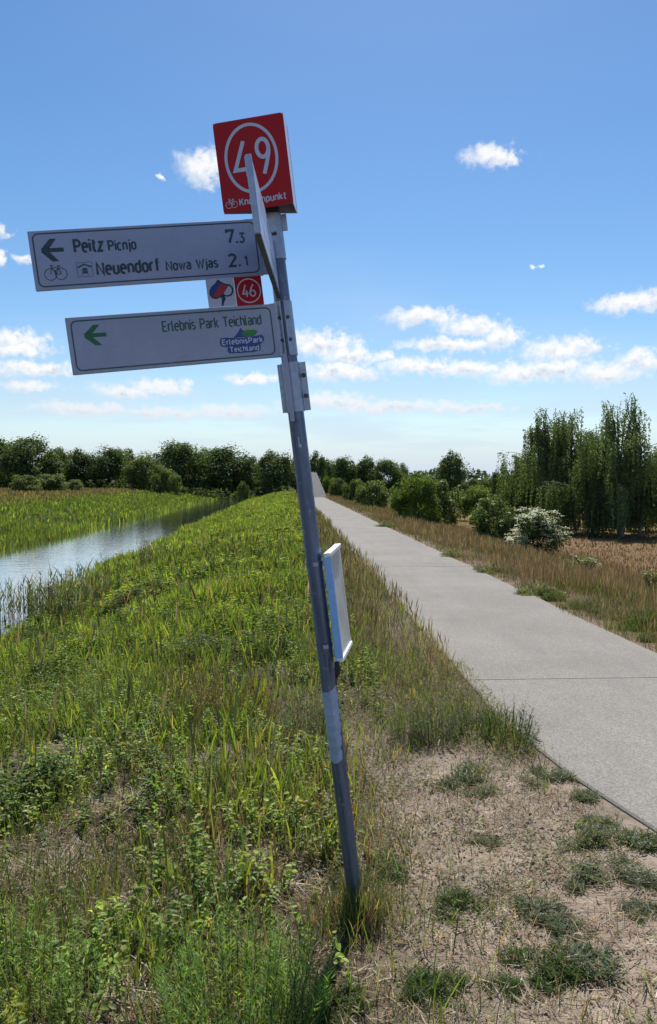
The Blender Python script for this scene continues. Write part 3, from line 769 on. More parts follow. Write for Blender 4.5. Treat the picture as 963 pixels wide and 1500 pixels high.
bmesh.ops.recalc_face_normals(bm, faces=bm.faces); bm.to_mesh(hood.data); bm.free()
HM = mount('', 5.8, 2.795, -0.031, 0.09)
hood.matrix_local = HM
hood['label'] = 'red hood with white ringed number 49 on top of the post'
Minv = HM.inverted()
def wall(name, P0, P1, mat, t=0.003, z0=zb, z1=zt):
    d = (P1 - P0); L = d.length; d.normalize()
    bm = bmesh.new(); bm_box(bm, 0, L, 0, t, z0, z1)
    X = Vector((d.x, d.y, 0)); Y = Vector((-d.y, d.x, 0))
    Mx = Matrix((X, Y, Vector((0, 0, 1)))).transposed().to_4x4()
    Mx.translation = Vector((P0.x, P0.y, 0))
    return bm_obj(name, bm, mat, hood, Minv @ Mx)
wall('sunlit_side_panel', B_ - n_ * 0.0035, C_, M_WHITEP)  # pale colour carries the sunlight on this side of the hood
wall('back_panel', C_, A_ - n_ * 0.004, M_ALU)
bm = bmesh.new()
tri = [A_ - n_ * 0.004, B_ - n_ * 0.004, C_]
lo_ = [bm.verts.new((p.x, p.y, zt - 0.004)) for p in tri]; hi_ = [bm.verts.new((p.x, p.y, zt - 0.001)) for p in tri]
bm.faces.new(lo_[::-1]); bm.faces.new(hi_)
for i in range(3): bm.faces.new((lo_[i], lo_[(i + 1) % 3], hi_[(i + 1) % 3], hi_[i]))
bm_obj('lid', bm, M_ALU, hood, Minv)
bm = bmesh.new(); stroke(bm, ellipse(-0.0032, 0.019, 0.0895, 0.1130, 56), 0.0105, -0.0006, True); print_obj('ring', bm, M_WHITEP, hood)
bm = bmesh.new()
stroke(bm, ((-0.0255, 0.0795), (-0.0640, -0.0150), (-0.0060, -0.0150)), 0.0135, -0.0007)
stroke(bm, ((-0.0205, 0.0290), (-0.0205, -0.0395)), 0.0135, -0.0010)
stroke(bm, ellipse(0.0395, 0.0470, 0.0205, 0.0300, 32), 0.0135, -0.0007, True)
stroke(bm, [(0.0605, 0.0420), (0.0580, 0.0240), (0.0480, -0.0080), (0.0365, -0.0400)], 0.0135, -0.0010)
print_obj('number', bm, M_WHITEP, hood)
text('lettering', 'Knotenpunkt', -0.065, 0.1035, -0.1355, 0.0255, -0.0007, M_WHITEP, hood, 0.16)
bicycle('bicycle_symbol', -0.1130, -0.0715, -0.1375, -0.1070, 0.0018, -0.0006, M_WHITEP, hood)
# --- shallow tray board strapped low on the right of the post
board = bm_obj('tray_board', bevelled_box(0.0, 0.020, 0.0, 0.245, -0.205, 0.205, 0.004, 2), M_TRAYSKY, post)
board.matrix_local = Matrix.Translation((RP + 0.006, -0.040, 1.196)) @ Matrix.Rotation(math.radians(-10), 4, 'Z')
board['label'] = 'shallow tray board with sky reflection painted blue on its edge, strapped to the post, facing the path'
for (y0, y1, z0, z1) in ((-0.002, 0.247, 0.191, 0.207), (-0.002, 0.247, -0.207, -0.191), (-0.002, 0.012, -0.190, 0.190), (0.233, 0.247, -0.190, 0.190)):
    bm_obj('rim', bevelled_box(0.004, 0.024 if y0 > 0.2 else 0.030, y0, y1, z0, z1, 0.003, 2), M_TRAYSKY if y1 < 0.1 else M_TRAYW, board)  # only the near rim gets the painted sky reflection
bm_obj('board_face', bevelled_box(0.0205, 0.0225, 0.0125, 0.2325, -0.1900, 0.1900, 0.0, 1), M_BOARD, board)
for zz in (1.365, 1.052):
    bnd = bm_obj('steel_band', shell(RP + 0.0004, RP + 0.0022, -175, 175, zz - 0.009, zz + 0.009, 30), M_POLE, post)
    bm = bevelled_box(-0.010, 0.010, -RP - 0.007, -RP - 0.002, -0.008, 0.008, 0.001, 1); bm.transform(Matrix.Translation((0.006, 0, zz))); bm_obj('buckle', bm, M_ALU, bnd)
# black strap end hanging below the board
bm = bmesh.new()
def ribbon_tube(bm, pts, rad, seg=8):
    rows = []
    for i, p in enumerate(pts):
        p = Vector(p); t = (Vector(pts[min(i + 1, len(pts) - 1)]) - Vector(pts[max(i - 1, 0)])).normalized()
        a1 = t.cross(Vector((0.3, 1, 0.1))).normalized(); b1 = t.cross(a1); rr = rad[i] if isinstance(rad, (list, tuple)) else rad
        rows.append([bm.verts.new(p + a1 * rr * math.cos(2 * math.pi * k / seg) + b1 * rr * math.sin(2 * math.pi * k / seg)) for k in range(seg)])
    for i in range(len(rows) - 1):
        for k in range(seg): bm.faces.new((rows[i][k], rows[i][(k + 1) % seg], rows[i + 1][(k + 1) % seg], rows[i + 1][k]))
    bm.faces.new(rows[0][::-1]); bm.faces.new(rows[-1])
ribbon_tube(bm, [(0.040, -0.048, 0.995), (0.040, -0.052, 0.968), (0.037, -0.052, 0.950), (0.030, -0.046, 0.930), (0.028, -0.044, 0.905)], [0.009, 0.012, 0.010, 0.003, 0.0025])
bm_obj('strap_end', bm, M_BLACK, post)
# thin pale blue rippled skin part way round the post, and a scrap of sticker higher up
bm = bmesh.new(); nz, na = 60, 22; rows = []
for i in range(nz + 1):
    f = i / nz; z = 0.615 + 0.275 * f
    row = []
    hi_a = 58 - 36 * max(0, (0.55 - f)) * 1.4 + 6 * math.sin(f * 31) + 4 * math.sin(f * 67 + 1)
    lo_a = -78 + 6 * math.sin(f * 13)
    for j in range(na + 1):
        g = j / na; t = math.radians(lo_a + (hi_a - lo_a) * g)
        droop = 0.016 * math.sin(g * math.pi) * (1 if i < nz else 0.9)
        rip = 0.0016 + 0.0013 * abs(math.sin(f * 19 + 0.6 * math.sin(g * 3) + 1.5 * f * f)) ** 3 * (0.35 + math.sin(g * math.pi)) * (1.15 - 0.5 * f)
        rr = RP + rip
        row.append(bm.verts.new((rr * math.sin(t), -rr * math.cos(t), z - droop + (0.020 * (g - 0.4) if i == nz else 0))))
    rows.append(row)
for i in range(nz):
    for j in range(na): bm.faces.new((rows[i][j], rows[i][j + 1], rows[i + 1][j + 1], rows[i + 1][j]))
skin = bm_obj('rippled_skin', bm, M_SKIN, post, smooth=True); skin['label'] = 'pale rippled skin on the post'
bm_obj('sticker_scrap', shell(RP + 0.0003, RP + 0.0012, -6, 14, 1.800, 1.811, 6), M_WHITEP, post)
bm_obj('sticker_scrap', shell(RP + 0.0003, RP + 0.0012, -4, 2, 1.812, 1.838, 4), M_WHITEP, post)

# ------------------------------------------------------------------ vegetation builders
def U(lo, hi, n): return rng.uniform(lo, hi, n)
def jitter(c, n, s=0.22, hue=0.10):
    c = np.asarray(c, float)
    if c.ndim == 1: c = np.tile(c, (n, 1))
    k = np.exp(rng.normal(0, s, (n, 1)))
    h = np.exp(rng.normal(0, hue, (n, 3)))
    return np.clip(c * k * h, 0.002, 0.9)
PROF = {'blade': (0.75, 1.0, 0.9, 0.65, 0.06), 'stalk': (0.45, 0.4, 0.45, 1.7, 0.15), 'needle': (0.8, 1.0, 0.9, 0.7, 0.3)}
def blades(acc, B, L, Wd, az, lean, curl, S, cb, ct, prof='blade'):
    n = len(B)
    if n == 0: return
    t = np.linspace(0, 1, S + 1)
    ang = lean[:, None] + curl[:, None] * t[None, :]
    seg = (L / S)[:, None]
    hx = np.concatenate([np.zeros((n, 1)), np.cumsum(np.sin(ang[:, :-1]) * seg, 1)], 1)
    hz = np.concatenate([np.zeros((n, 1)), np.cumsum(np.cos(ang[:, :-1]) * seg, 1)], 1)
    tw = az + rng.uniform(-0.9, 0.9, n) + np.pi / 2
    px_ = B[:, 0:1] + hx * np.cos(az)[:, None]; py_ = B[:, 1:2] + hx * np.sin(az)[:, None]; pz_ = B[:, 2:3] + hz
    pr = np.interp(t, np.linspace(0, 1, 5), PROF[prof])
    w = Wd[:, None] * pr[None, :] * 0.5
    sx = np.cos(tw)[:, None] * w; sy = np.sin(tw)[:, None] * w
    V = np.stack([np.stack([px_ - sx, py_ - sy, pz_], -1), np.stack([px_ + sx, py_ + sy, pz_], -1)], 2)
    base = (np.arange(n) * (S + 1) * 2)[:, None]
    k = np.arange(S)[None, :] * 2
    F = np.stack([base + k, base + k + 1, base + k + 3, base + k + 2], -1).reshape(-1, 4)
    tt = (t ** 0.8)[None, :, None, None]
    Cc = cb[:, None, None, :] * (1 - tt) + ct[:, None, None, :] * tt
    Cc = np.broadcast_to(Cc, (n, S + 1, 2, 3))
    acc.add(V, F, Cc.reshape(-1, 3))
def norm(a): return a / np.maximum(np.linalg.norm(a, axis=-1, keepdims=True), 1e-9)
def leaves(acc, P, D, Nn, L, Wd, col, fold=0.25, rich=False, droop=0.0):
    n = len(P)
    if n == 0: return
    D = norm(D); S_ = norm(np.cross(D, Nn)); Nn = np.cross(S_, D)
    L = L[:, None]; h = (Wd * 0.5)[:, None]
    if not rich:
        m_ = P + D * L * 0.45
        V = np.stack([P, m_ + S_ * h + Nn * h * fold, P + D * L - Nn * L * droop, m_ - S_ * h + Nn * h * fold], 1)
        b = (np.arange(n) * 4)[:, None]
        F = np.concatenate([b + np.array([[0, 1, 2]]), b + np.array([[0, 2, 3]])], 0)
        acc.add(V, F, np.repeat(col, 4, 0))
    else:
        m1 = P + D * L * 0.30 + Nn * L * 0.02; m2 = P + D * L * 0.66 - Nn * L * droop * 0.4; tp = P + D * L - Nn * L * droop
        V = np.stack([P, m1 + S_ * h + Nn * h * fold, m2 + S_ * h * 0.78 + Nn * h * fold, tp, m2 - S_ * h * 0.78 + Nn * h * fold, m1 - S_ * h + Nn * h * fold, m1, m2], 1)
        b = (np.arange(n) * 8)[:, None]
        F3 = np.concatenate([b + np.array([f]) for f in ([0, 1, 6], [0, 6, 5], [2, 3, 7], [7, 3, 4])], 0)
        F4 = np.concatenate([b + np.array([f]) for f in ([1, 2, 7, 6], [6, 7, 4, 5])], 0)
        acc.add(V, [F3, F4], np.repeat(col, 8, 0))
def rand_dir(n, zlo=-1.0, zhi=1.0):
    z = U(zlo, zhi, n); a_ = U(0, 2 * np.pi, n); r = np.sqrt(np.maximum(0, 1 - z * z))
    return np.stack([r * np.cos(a_), r * np.sin(a_), z], -1)
def limb(acc, pts, r0, r1, seg=7, col=(0.1, 0.1, 0.1)):
    pts = np.asarray(pts, float); n = len(pts)
    T = norm(np.gradient(pts, axis=0)); A = norm(np.cross(T, np.array([0.31, 0.87, 0.2]))); Bn = np.cross(T, A)
    rr = np.linspace(r0, r1, n)[:, None, None]
    an = np.linspace(0, 2 * np.pi, seg, endpoint=False)
    V = pts[:, None, :] + rr * (A[:, None, :] * np.cos(an)[None, :, None] + Bn[:, None, :] * np.sin(an)[None, :, None])
    idx = np.arange(n * seg).reshape(n, seg); nx = np.roll(idx, -1, 1)
    F = np.stack([idx[:-1], nx[:-1], nx[1:], idx[1:]], -1).reshape(-1, 4)
    acc.add(V, F, col)
def bez(p0, p1, sag, n=7):
    t = np.linspace(0, 1, n)[:, None]; p0 = np.asarray(p0, float); p1 = np.asarray(p1, float)
    m_ = (p0 + p1) / 2 + np.array([0, 0, sag])
    return (1 - t) ** 2 * p0 + 2 * t * (1 - t) * m_ + t ** 2 * p1

def broadleaf(nleaf=5200, leaf=0.34, H=10.0, R=3.6, col=(0.096, 0.140, 0.044), low=0.16, nclump=30, var=0.30):
    """a rounded deciduous crown on a forked trunk; returns trunk and crown meshes"""
    tr, cr = Acc(), Acc()
    fork = np.array([U(-.3, .3, 1)[0], U(-.3, .3, 1)[0], H * 0.30])
    limb(tr, bez((0, 0, -0.3), fork, 0.1, 6), H * 0.030, H * 0.020, 9)
    cz = H * (0.5 + low / 2); rz_ = H * (1 - low) / 2
    cl = []
    while len(cl) < nclump:
        d = rand_dir(1, -0.85, 1.0)[0] * U(0.45, 0.86, 1)[0]
        p = np.array([d[0] * R, d[1] * R, cz + d[2] * rz_])
        if p[2] > cz: p[:2] *= 1 - 0.35 * ((p[2] - cz) / rz_) ** 2
        cl.append(p)
    for p in cl[:14]:
        limb(tr, bez(fork * U(0.75, 1.0, 1)[0], p, -0.2 * U(0, 1, 1)[0], 6), H * 0.012, H * 0.003, 6)
    per = nleaf // nclump
    for p in cl:
        rad = np.array([R * 0.36, R * 0.36, rz_ * 0.27]) * U(0.65, 1.25, 1)[0]
        d = rand_dir(per); rr = U(0.25, 1.0, per) ** 0.55
        P = p + d * rr[:, None] * rad * np.exp(rng.normal(0, 0.16, (per, 1)))
        Nn = norm(d + np.array([0, 0, 0.6]) + rng.normal(0, 0.5, (per, 3)))
        D = np.cross(Nn, rand_dir(per)); D[:, 2] -= 0.2
        c = jitter(np.array(col) * np.exp(rng.normal(0, var * 0.6)), per, var * 0.6, 0.08)
        leaves(cr, P, D, Nn, leaf * U(0.6, 1.3, per), leaf * U(0.45, 0.85, per), c, 0.3)
    return tr.mesh('trunk', True), cr.mesh('crown')
def bush(nleaf=4200, leaf=0.10, H=2.0, R=1.6, col=(0.05, 0.085, 0.02), flowers=0, nclump=26, fsize=0.05):
    st_, cr, fl = Acc(), Acc(), Acc()
    for k in range(9):
        a_ = U(0, 6.28, 1)[0]; rr = R * U(0.2, 0.75, 1)[0]
        limb(st_, bez((U(-.15, .15, 1)[0], U(-.15, .15, 1)[0], -0.1), (rr * math.cos(a_), rr * math.sin(a_), H * U(0.5, 0.85, 1)[0]), 0.3 * H * 0.3, 6), 0.03, 0.008, 5)
    per = nleaf // nclump
    for k in range(nclump):
        d = rand_dir(1, -0.6, 1.0)[0] * U(0.4, 0.92, 1)[0]
        p = np.array([d[0] * R, d[1] * R, H * 0.36 + d[2] * H * 0.54])
        rad = np.array([R, R, H * 0.55]) * U(0.20, 0.38, 1)[0]
        d = rand_dir(per); rr = U(0.2, 1, per) ** 0.5
        P = p + d * rr[:, None] * rad; P[:, 2] = np.maximum(P[:, 2], 0.02 * H)
        Nn = norm(d * 0.6 + np.array([0, 0, 0.9]) + rng.normal(0, 0.35, (per, 3)))
        D = np.cross(Nn, rand_dir(per)); D[:, 2] -= 0.25
        c = jitter(np.array(col) * np.exp(rng.normal(0, 0.2)), per, 0.22, 0.1)
        leaves(cr, P, D, Nn, leaf * U(0.6, 1.3, per), leaf * U(0.4, 0.7, per), c, 0.3)
        if flowers:
            nf = flowers // nclump + 1
            for q_ in range(nf):
                dd = rand_dir(1, 0.0, 1.0)[0]; dd[1] -= 0.25
                fc = p + dd * rad * 1.05; m_ = 12
                Pf = fc + np.stack([rng.normal(0, fsize, m_), rng.normal(0, fsize, m_), rng.normal(0, fsize * 0.25, m_)], -1)
                Nf = norm(np.array([0, -0.05, 1.0]) + rng.normal(0, 0.35, (m_, 3)))
                leaves(fl, Pf, np.cross(Nf, rand_dir(m_)), Nf, U(0.6, 1.2, m_) * fsize * 1.1, U(0.6, 1.1, m_) * fsize, jitter((0.72, 0.72, 0.54), m_, 0.08, 0.02), 0.1)
    return st_.mesh('stems', True), cr.mesh('foliage'), (fl.mesh('blossom') if flowers else None)
def birch(H=8.0, R=2.6, nlimb=18, nstr=34, leaf=0.095, col=(0.098, 0.142, 0.056), low=0.04):
    """arching limbs hung with long leafy strands, gaps between the plumes"""
    tr, cr = Acc(), Acc()
    top = np.array([U(-.3, .3, 1)[0], U(-.3, .3, 1)[0], H * 0.80])
    limb(tr, bez((0, 0, -0.3), top, 0.0, 12), H * 0.018, H * 0.002, 9)
    for k in range(nlimb):
        a_ = k * 2.4 + U(-.4, .4, 1)[0]; rr_ = math.sqrt(U(0.02, 1.0, 1)[0]); lowtier = (k % 4 == 3)
        reach = R * rr_ * (1.05 if lowtier else 1.0)
        tipz = H * (1.0 - 0.40 * rr_ ** 2.2) * U(0.84, 1.0, 1)[0] * (0.62 if lowtier else 1.0)
        q_ = 1.0 - rr_
        z0 = min(tipz * U(0.45, 0.62, 1)[0], H * 0.8)
        p0 = top * min(1.0, z0 / (H * 0.80)); p1 = np.array([reach * math.cos(a_), reach * math.sin(a_), tipz])
        cv = bez(p0, p1, 0.16 * H * (0.4 + 0.6 * q_), 12); cv[:, 2] -= np.linspace(0, 1, 12) ** 3 * 0.35
        limb(tr, cv, 0.035, 0.008, 5)
        bright = np.exp(rng.normal(0, 0.20))
        for m0 in range(nstr):
            t = U(0.34, 1.0, 1)[0] * 11; i = min(int(t), 10)
            p = cv[i] + (cv[i + 1] - cv[i]) * (t - i) + rng.normal(0, 0.24, 3) * np.array([1, 1, 0.4])
            ln = min(U(0.45, 1.0, 1)[0] * (1.5 + 1.6 * (1 - q_)), p[2] - low * H * U(0.5, 3.0, 1)[0])
            if ln < 0.15: continue
            m_ = int(24 * ln) + 5; s_ = np.sort(U(0, 1, m_)); sw = rng.normal(0, 0.12, 2)
            wd = 0.038 * (1 - 0.6 * s_)
            P = np.stack([p[0] + sw[0] * s_ + rng.normal(0, 1, m_) * wd, p[1] + sw[1] * s_ + rng.normal(0, 1, m_) * wd, p[2] - ln * s_], -1)
            D = np.stack([rng.normal(0, 0.5, m_), rng.normal(0, 0.5, m_), np.full(m_, -1.0)], -1)
            c = jitter(np.array(col) * bright * np.exp(rng.normal(0, 0.18)), m_, 0.2, 0.08)
            leaves(cr, P, D, rand_dir(m_), leaf * U(0.7, 1.4, m_), leaf * U(0.4, 0.75, m_), c, 0.2)
    return tr.mesh('trunk', True), cr.mesh('crown')

FPX = 1130.0
def at(px, d): return (px - 481.5) / FPX * d
def top_z(py, d): return EYE + (705.0 - py) / FPX * d

def plant(name, meshes, mats, names, loc, scale, rz, label, cat, group=None):
    e = empty(name, loc, rz); e.scale = scale
    for me, mt, nm in zip(meshes, mats, names):
        if me is None: continue
        if not me.materials: me.materials.append(mt)
        o = bpy.data.objects.new(nm, me); COL.objects.link(o); o.parent = e
    tag(e, label, cat, group)
    return e

# ------------------------------------------------------------------ trees and bushes
BL = [broadleaf(9000, 0.42, 10, 4.2, low=-0.10, nclump=46), broadleaf(8000, 0.42, 10, 3.8, low=-0.12, nclump=40), broadleaf(10000, 0.42, 10, 4.6, low=-0.10, nclump=52, col=(0.086, 0.128, 0.044)), broadleaf(8000, 0.40, 10, 4.2, col=(0.125, 0.165, 0.052), low=-0.04, nclump=44)]
TM = (M_BARK, M_TREE); TN = ('trunk', 'crown')
far_left = [  # px of the crown centre, px of the top, half width in px, distance, mesh, label
    (-40, 640, 34, 128, 2, 'dark broadleaf tree cut by the left picture edge'),
    (4, 642, 30, 134, 0, 'dark broadleaf tree at the left end of the far row'),
    (44, 638, 36, 126, 2, 'tallest dark broadleaf tree near the left end of the far row'),
    (88, 655, 26, 140, 1, 'dark rounded tree right of the tallest at the left end'),
    (117, 657, 25, 132, 0, 'dark dome shaped tree, fifth from the left in the far row'),
    (160, 654, 29, 130, 2, 'broad dark tree above the left part of the river'),
    (189, 657, 22, 146, 1, 'narrow dark tree between two broader ones in the far row'),
    (212, 664, 30, 122, 3, 'paler green bushy tree standing forward in the far row'),
    (243, 660, 20, 148, 1, 'small dark tree behind the paler bushy one'),
    (262, 646, 36, 132, 2, 'broad tall dark tree at the middle of the far row'),
    (303, 656, 24, 142, 0, 'dark tree right of the broad tall middle one'),
    (334, 652, 34, 136, 2, 'wide spreading dark tree above the river end'),
    (372, 668, 18, 140, 1, 'low dark tree left of the post in the far row'),
    (404, 659, 27, 128, 0, 'rounded dark tree just left of the leaning post'),
    (434, 668, 18, 144, 1, 'dark tree crown hidden partly by the leaning post'),
    (463, 660, 16, 132, 1, 'pointed dark tree just right of the leaning post'),
    (483, 672, 14, 150, 0, 'small dark tree behind the end of the path'),
    (505, 668, 18, 140, 2, 'rounded dark tree beyond the end of the path'),
    (538, 667, 17, 142, 0, 'dark tree second right of the path end'),
    (568, 672, 22, 138, 2, 'broad low dark tree left of the big green bush'),
    (590, 678, 14, 150, 1, 'small far dark tree touching the big green bush'),
]
for (px, py, hw, d, k, lab) in far_left:
    x = at(px, d); z = gz(x, d)
    H = top_z(py, d) - z; Wm = hw / FPX * d
    plant('broadleaf_tree', BL[k], TM, TN, (x, d, z), (Wm / 3.7, Wm / 3.7, H / 9.6), U(0, 6.28, 1)[0], lab, 'tree', 'row of trees beyond the meadow')
for (px, py, hw, d, k, lab) in [
    (663, 660, 21, 105, 0, 'lone rounded dark tree standing above the far bushes'),
    (738, 680, 20, 62, 1, 'dark tree at the left foot of the weeping birches'),
    (712, 697, 15, 78, 3, 'low tree between the lone tree and the birches'),
    (690, 700, 12, 95, 2, 'small distant tree right of the lone rounded tree'),
    (984, 655, 34, 52, 2, 'dark tree behind the birches at the right edge')]:
    x = at(px, d); z = gz(x, d); H = top_z(py, d) - z; Wm = hw / FPX * d
    plant('broadleaf_tree', BL[k], TM, TN, (x, d, z), (Wm / 3.7, Wm / 3.7, H / 9.6), U(0, 6.28, 1)[0], lab, 'tree')
# the last hem of wood on the horizon, far too small to count
a = Acc()
for k in range(90):
    d = U(300, 480, 1)[0]; x = U(-0.62, 0.62, 1)[0] * d; hh_ = U(5, 10, 1)[0]; n = 120
    dd = rand_dir(n); P = np.array([x, d, hh_ * 0.42]) + dd * np.array([hh_ * 0.75, hh_ * 0.5, hh_ * 0.5])
    Nn = norm(dd + rng.normal(0, 0.4, (n, 3)))
    leaves(a, P, np.cross(Nn, rand_dir(n)), Nn, U(1.2, 2.4, n), U(0.9, 1.6, n), jitter((0.05, 0.08, 0.04), n, 0.2), 0.2)
wood = link('distant_wood', a.mesh('distant_wood'), mat=M_TREE); tag(wood, 'low dark hem of distant wood along the horizon', 'wood', kind='stuff')

# dark undergrowth that closes the foot of the far row
a = Acc(); n = 15000
y = U(122, 152, n); x = U(-0.50, 0.13, n) * y; k = (np.abs(x + 0.05 * y - 2.5) > 3.0); x, y = x[k], y[k]; n = len(x)
P = np.stack([x, y, ground_z(x, y) + U(0, 1, n) ** 1.4 * (0.7 + 1.6 * fbm(x * 0.12, y * 0.12, 4, 3))], -1)
leaves(a, P, rand_dir(n), rand_dir(n, 0.0, 1.0), U(0.4, 0.9, n), U(0.3, 0.6, n), jitter((0.050, 0.072, 0.026), n, 0.3), 0.2)
tag(link('undergrowth', a.mesh('undergrowth'), mat=M_TREE), 'dark undergrowth below the far row of trees', 'undergrowth', kind='stuff')

b1 = birch(8.2, 2.9, 32, 36); b3 = birch(5.0, 2.7, 26, 36)
b4 = birch(8.6, 2.5, 26, 30)
for (px, py, d, me, H0, s, lab) in [
    (820, 576, 42, b1, 8.0, 1.05, 'wide weeping birch, left one of the two tall birches'),
    (912, 556, 37, b4, 8.6, 1.0, 'tallest weeping birch with airy top near the right edge'),
    (868, 655, 38, b3, 5.0, 1.0, 'lower weeping birch between the two tall ones'),
    (780, 640, 45, b3, 5.0, 0.95, 'short weeping birch at the left side of the birch group'),
    (938, 640, 38, b3, 5.0, 1.0, 'short weeping birch right of the tallest birch')]:
    x = at(px, d); z = gz(x, d); H = top_z(py, d) - z
    plant('weeping_birch', me, (M_BIRCH, M_TREE), TN, (x, d, z), (s, s, H / H0), U(0, 6.28, 1)[0], lab, 'tree', 'weeping birches in the field')

g_bush = bush(9500, 0.15, 2.6, 1.75, (0.115, 0.170, 0.028), nclump=44); g_bush2 = bush(7000, 0.13, 2.0, 1.4, (0.090, 0.132, 0.034), flowers=30, nclump=38)
elder = bush(4200, 0.11, 1.7, 1.0, (0.072, 0.105, 0.030), flowers=380, fsize=0.052, nclump=34); rose = bush(900, 0.045, 0.5, 0.55, (0.120, 0.150, 0.045), flowers=16, nclump=16, fsize=0.018)
far_bush = bush(5200, 0.22, 2.4, 1.9, (0.115, 0.150, 0.042), flowers=0, fsize=0.09, nclump=36)
BM = (M_BARK, M_TREE, M_FLOWER); BN = ('stems', 'foliage', 'blossom')
for (px, yb, py, hw, d, me, Hm, Rm, lab, nm) in [
    (784, 806, 736, 50, 24.0, elder, 1.7, 1.15, 'elder bush covered in white blossom beside the path', 'elder_bush'),
    (722, 784, 721, 46, 30.0, g_bush2, 2.0, 1.6, 'green bush with a few pale flowers left of the white elder', 'bush'),
    (640, 768, 694, 44, 38.0, g_bush2, 2.0, 1.6, 'leafy bush at the right shoulder of the big green bush', 'bush'),
    (610, 768, 685, 44, 35.0, g_bush, 2.6, 2.0, 'big dense green bush at the path side', 'bush'),
    (545, 737, 698, 34, 56.0, far_bush, 2.4, 2.2, 'pale green bush beyond the big green bush', 'bush'),
    (522, 728, 697, 22, 68.0, far_bush, 2.4, 2.2, 'smaller pale bush further along the path', 'bush'),
    (496, 718, 696, 19, 86.0, far_bush, 2.4, 2.2, 'far yellow green bush where the path ends', 'bush'),
    (478, 716, 694, 10, 92.0, g_bush, 2.6, 2.0, 'dark little bush beside the far ramp', 'bush'),
    (950, 772, 702, 44, 41.0, g_bush2, 2.0, 1.6, 'bush in the shade right of the birches', 'bush'),
    (700, 740, 706, 40, 52.0, g_bush, 2.6, 2.0, 'low dark bush behind the path side bushes', 'bush'),
    (858, 836, 806, 40, 16.5, rose, 0.5, 0.55, 'low pale flowering bramble at the edge of the field', 'bramble_bush'),
    (956, 862, 826, 24, 14.0, rose, 0.5, 0.55, 'small pale bramble cut by the right picture edge', 'bramble_bush'),
    (38, 722, 692, 26, 90.0, far_bush, 2.4, 1.9, 'pale shrub in front of the far left trees', 'shrub'),
    (72, 722, 690, 28, 94.0, far_bush, 2.4, 1.9, 'pale green shrub right beside the far left one', 'shrub'),
    (108, 718, 700, 16, 98.0, far_bush, 2.4, 1.9, 'small low shrub third from the left on the meadow', 'shrub'),
    (246, 714, 682, 26, 112.0, far_bush, 2.4, 2.2, 'pale shrub in front of the middle far trees', 'shrub'),
    (356, 714, 700, 11, 118.0, far_bush, 2.4, 2.2, 'tiny round shrub at the end of the river', 'shrub')]:
    x = at(px, d); z = gz(x, d); H = top_z(py, d) - z; s = hw / FPX * d / Rm
    plant(nm, me, BM, BN, (x, d, z), (s, s, max(H, 0.3) / Hm), U(0, 6.28, 1)[0], lab, nm.split('_')[-1] if nm != 'elder_bush' else 'bush')

# ------------------------------------------------------------------ grass and herbs
def field(y0, y1, u0, u1, dens, margin=1.0):
    """random ground points between two distances and two lateral lines, inside a widened field of view"""
    area = (y1 - y0) * (u1 - u0); n = rng.poisson(area * dens)
    y = U(y0, y1, n); x = U(u0, u1, n) - SK * y
    k = np.abs(x) < 0.47 * np.maximum(y, 0) + margin
    return x[k], y[k]
def ulat(x, y): return x + SK * y
def pts(x, y, sink=0.01): return np.stack([x, y, ground_z(x, y) - sink], -1)
GREEN = np.array((0.128, 0.188, 0.030)); LIME = np.array((0.235, 0.300, 0.045)); DULL = np.array((0.104, 0.138, 0.048))
STRAW = np.array((0.30, 0.235, 0.130)); RUST = np.array((0.190, 0.134, 0.078)); GREY = np.array((0.125, 0.145, 0.085))
def pick(n, choices):
    w = np.array([c[1] for c in choices], float); i = rng.choice(len(choices), n, p=w / w.sum())
    return np.array([c[0] for c in choices])[i]
# bare or strawy patches on the near bank
STRAWS = [(at(60, 3.85), 3.6, 0.42, 0.34), (at(50, 5.4), 5.2, 0.42, 0.34), (at(330, 4.9), 4.7, 0.32, 0.26), (at(180, 4.4), 4.2, 0.22, 0.16), (at(240, 3.4), 3.2, 0.14, 0.12), (at(455, 3.3), 3.25, 0.08, 0.10), (at(190, 2.6), 2.45, 0.20, 0.12), (at(380, 3.7), 3.5, 0.20, 0.10)]
def strawness(x, y):
    s = np.zeros_like(x)
    for (sx, sy, rx, ry) in STRAWS:
        s = np.maximum(s, np.exp(-(((x - sx) / rx) ** 2 + ((y - sy) / ry) ** 2) * 1.2))
    return s
def sandy(x, y):
    u = ulat(x, y); n = fbm(x * 0.8, y * 0.8, 21, 3)
    return np.clip(sstep(u, 0.10, 0.75) * sstep(y + (n - 0.5) * 3.4, 6.0, 3.6), 0, 1)

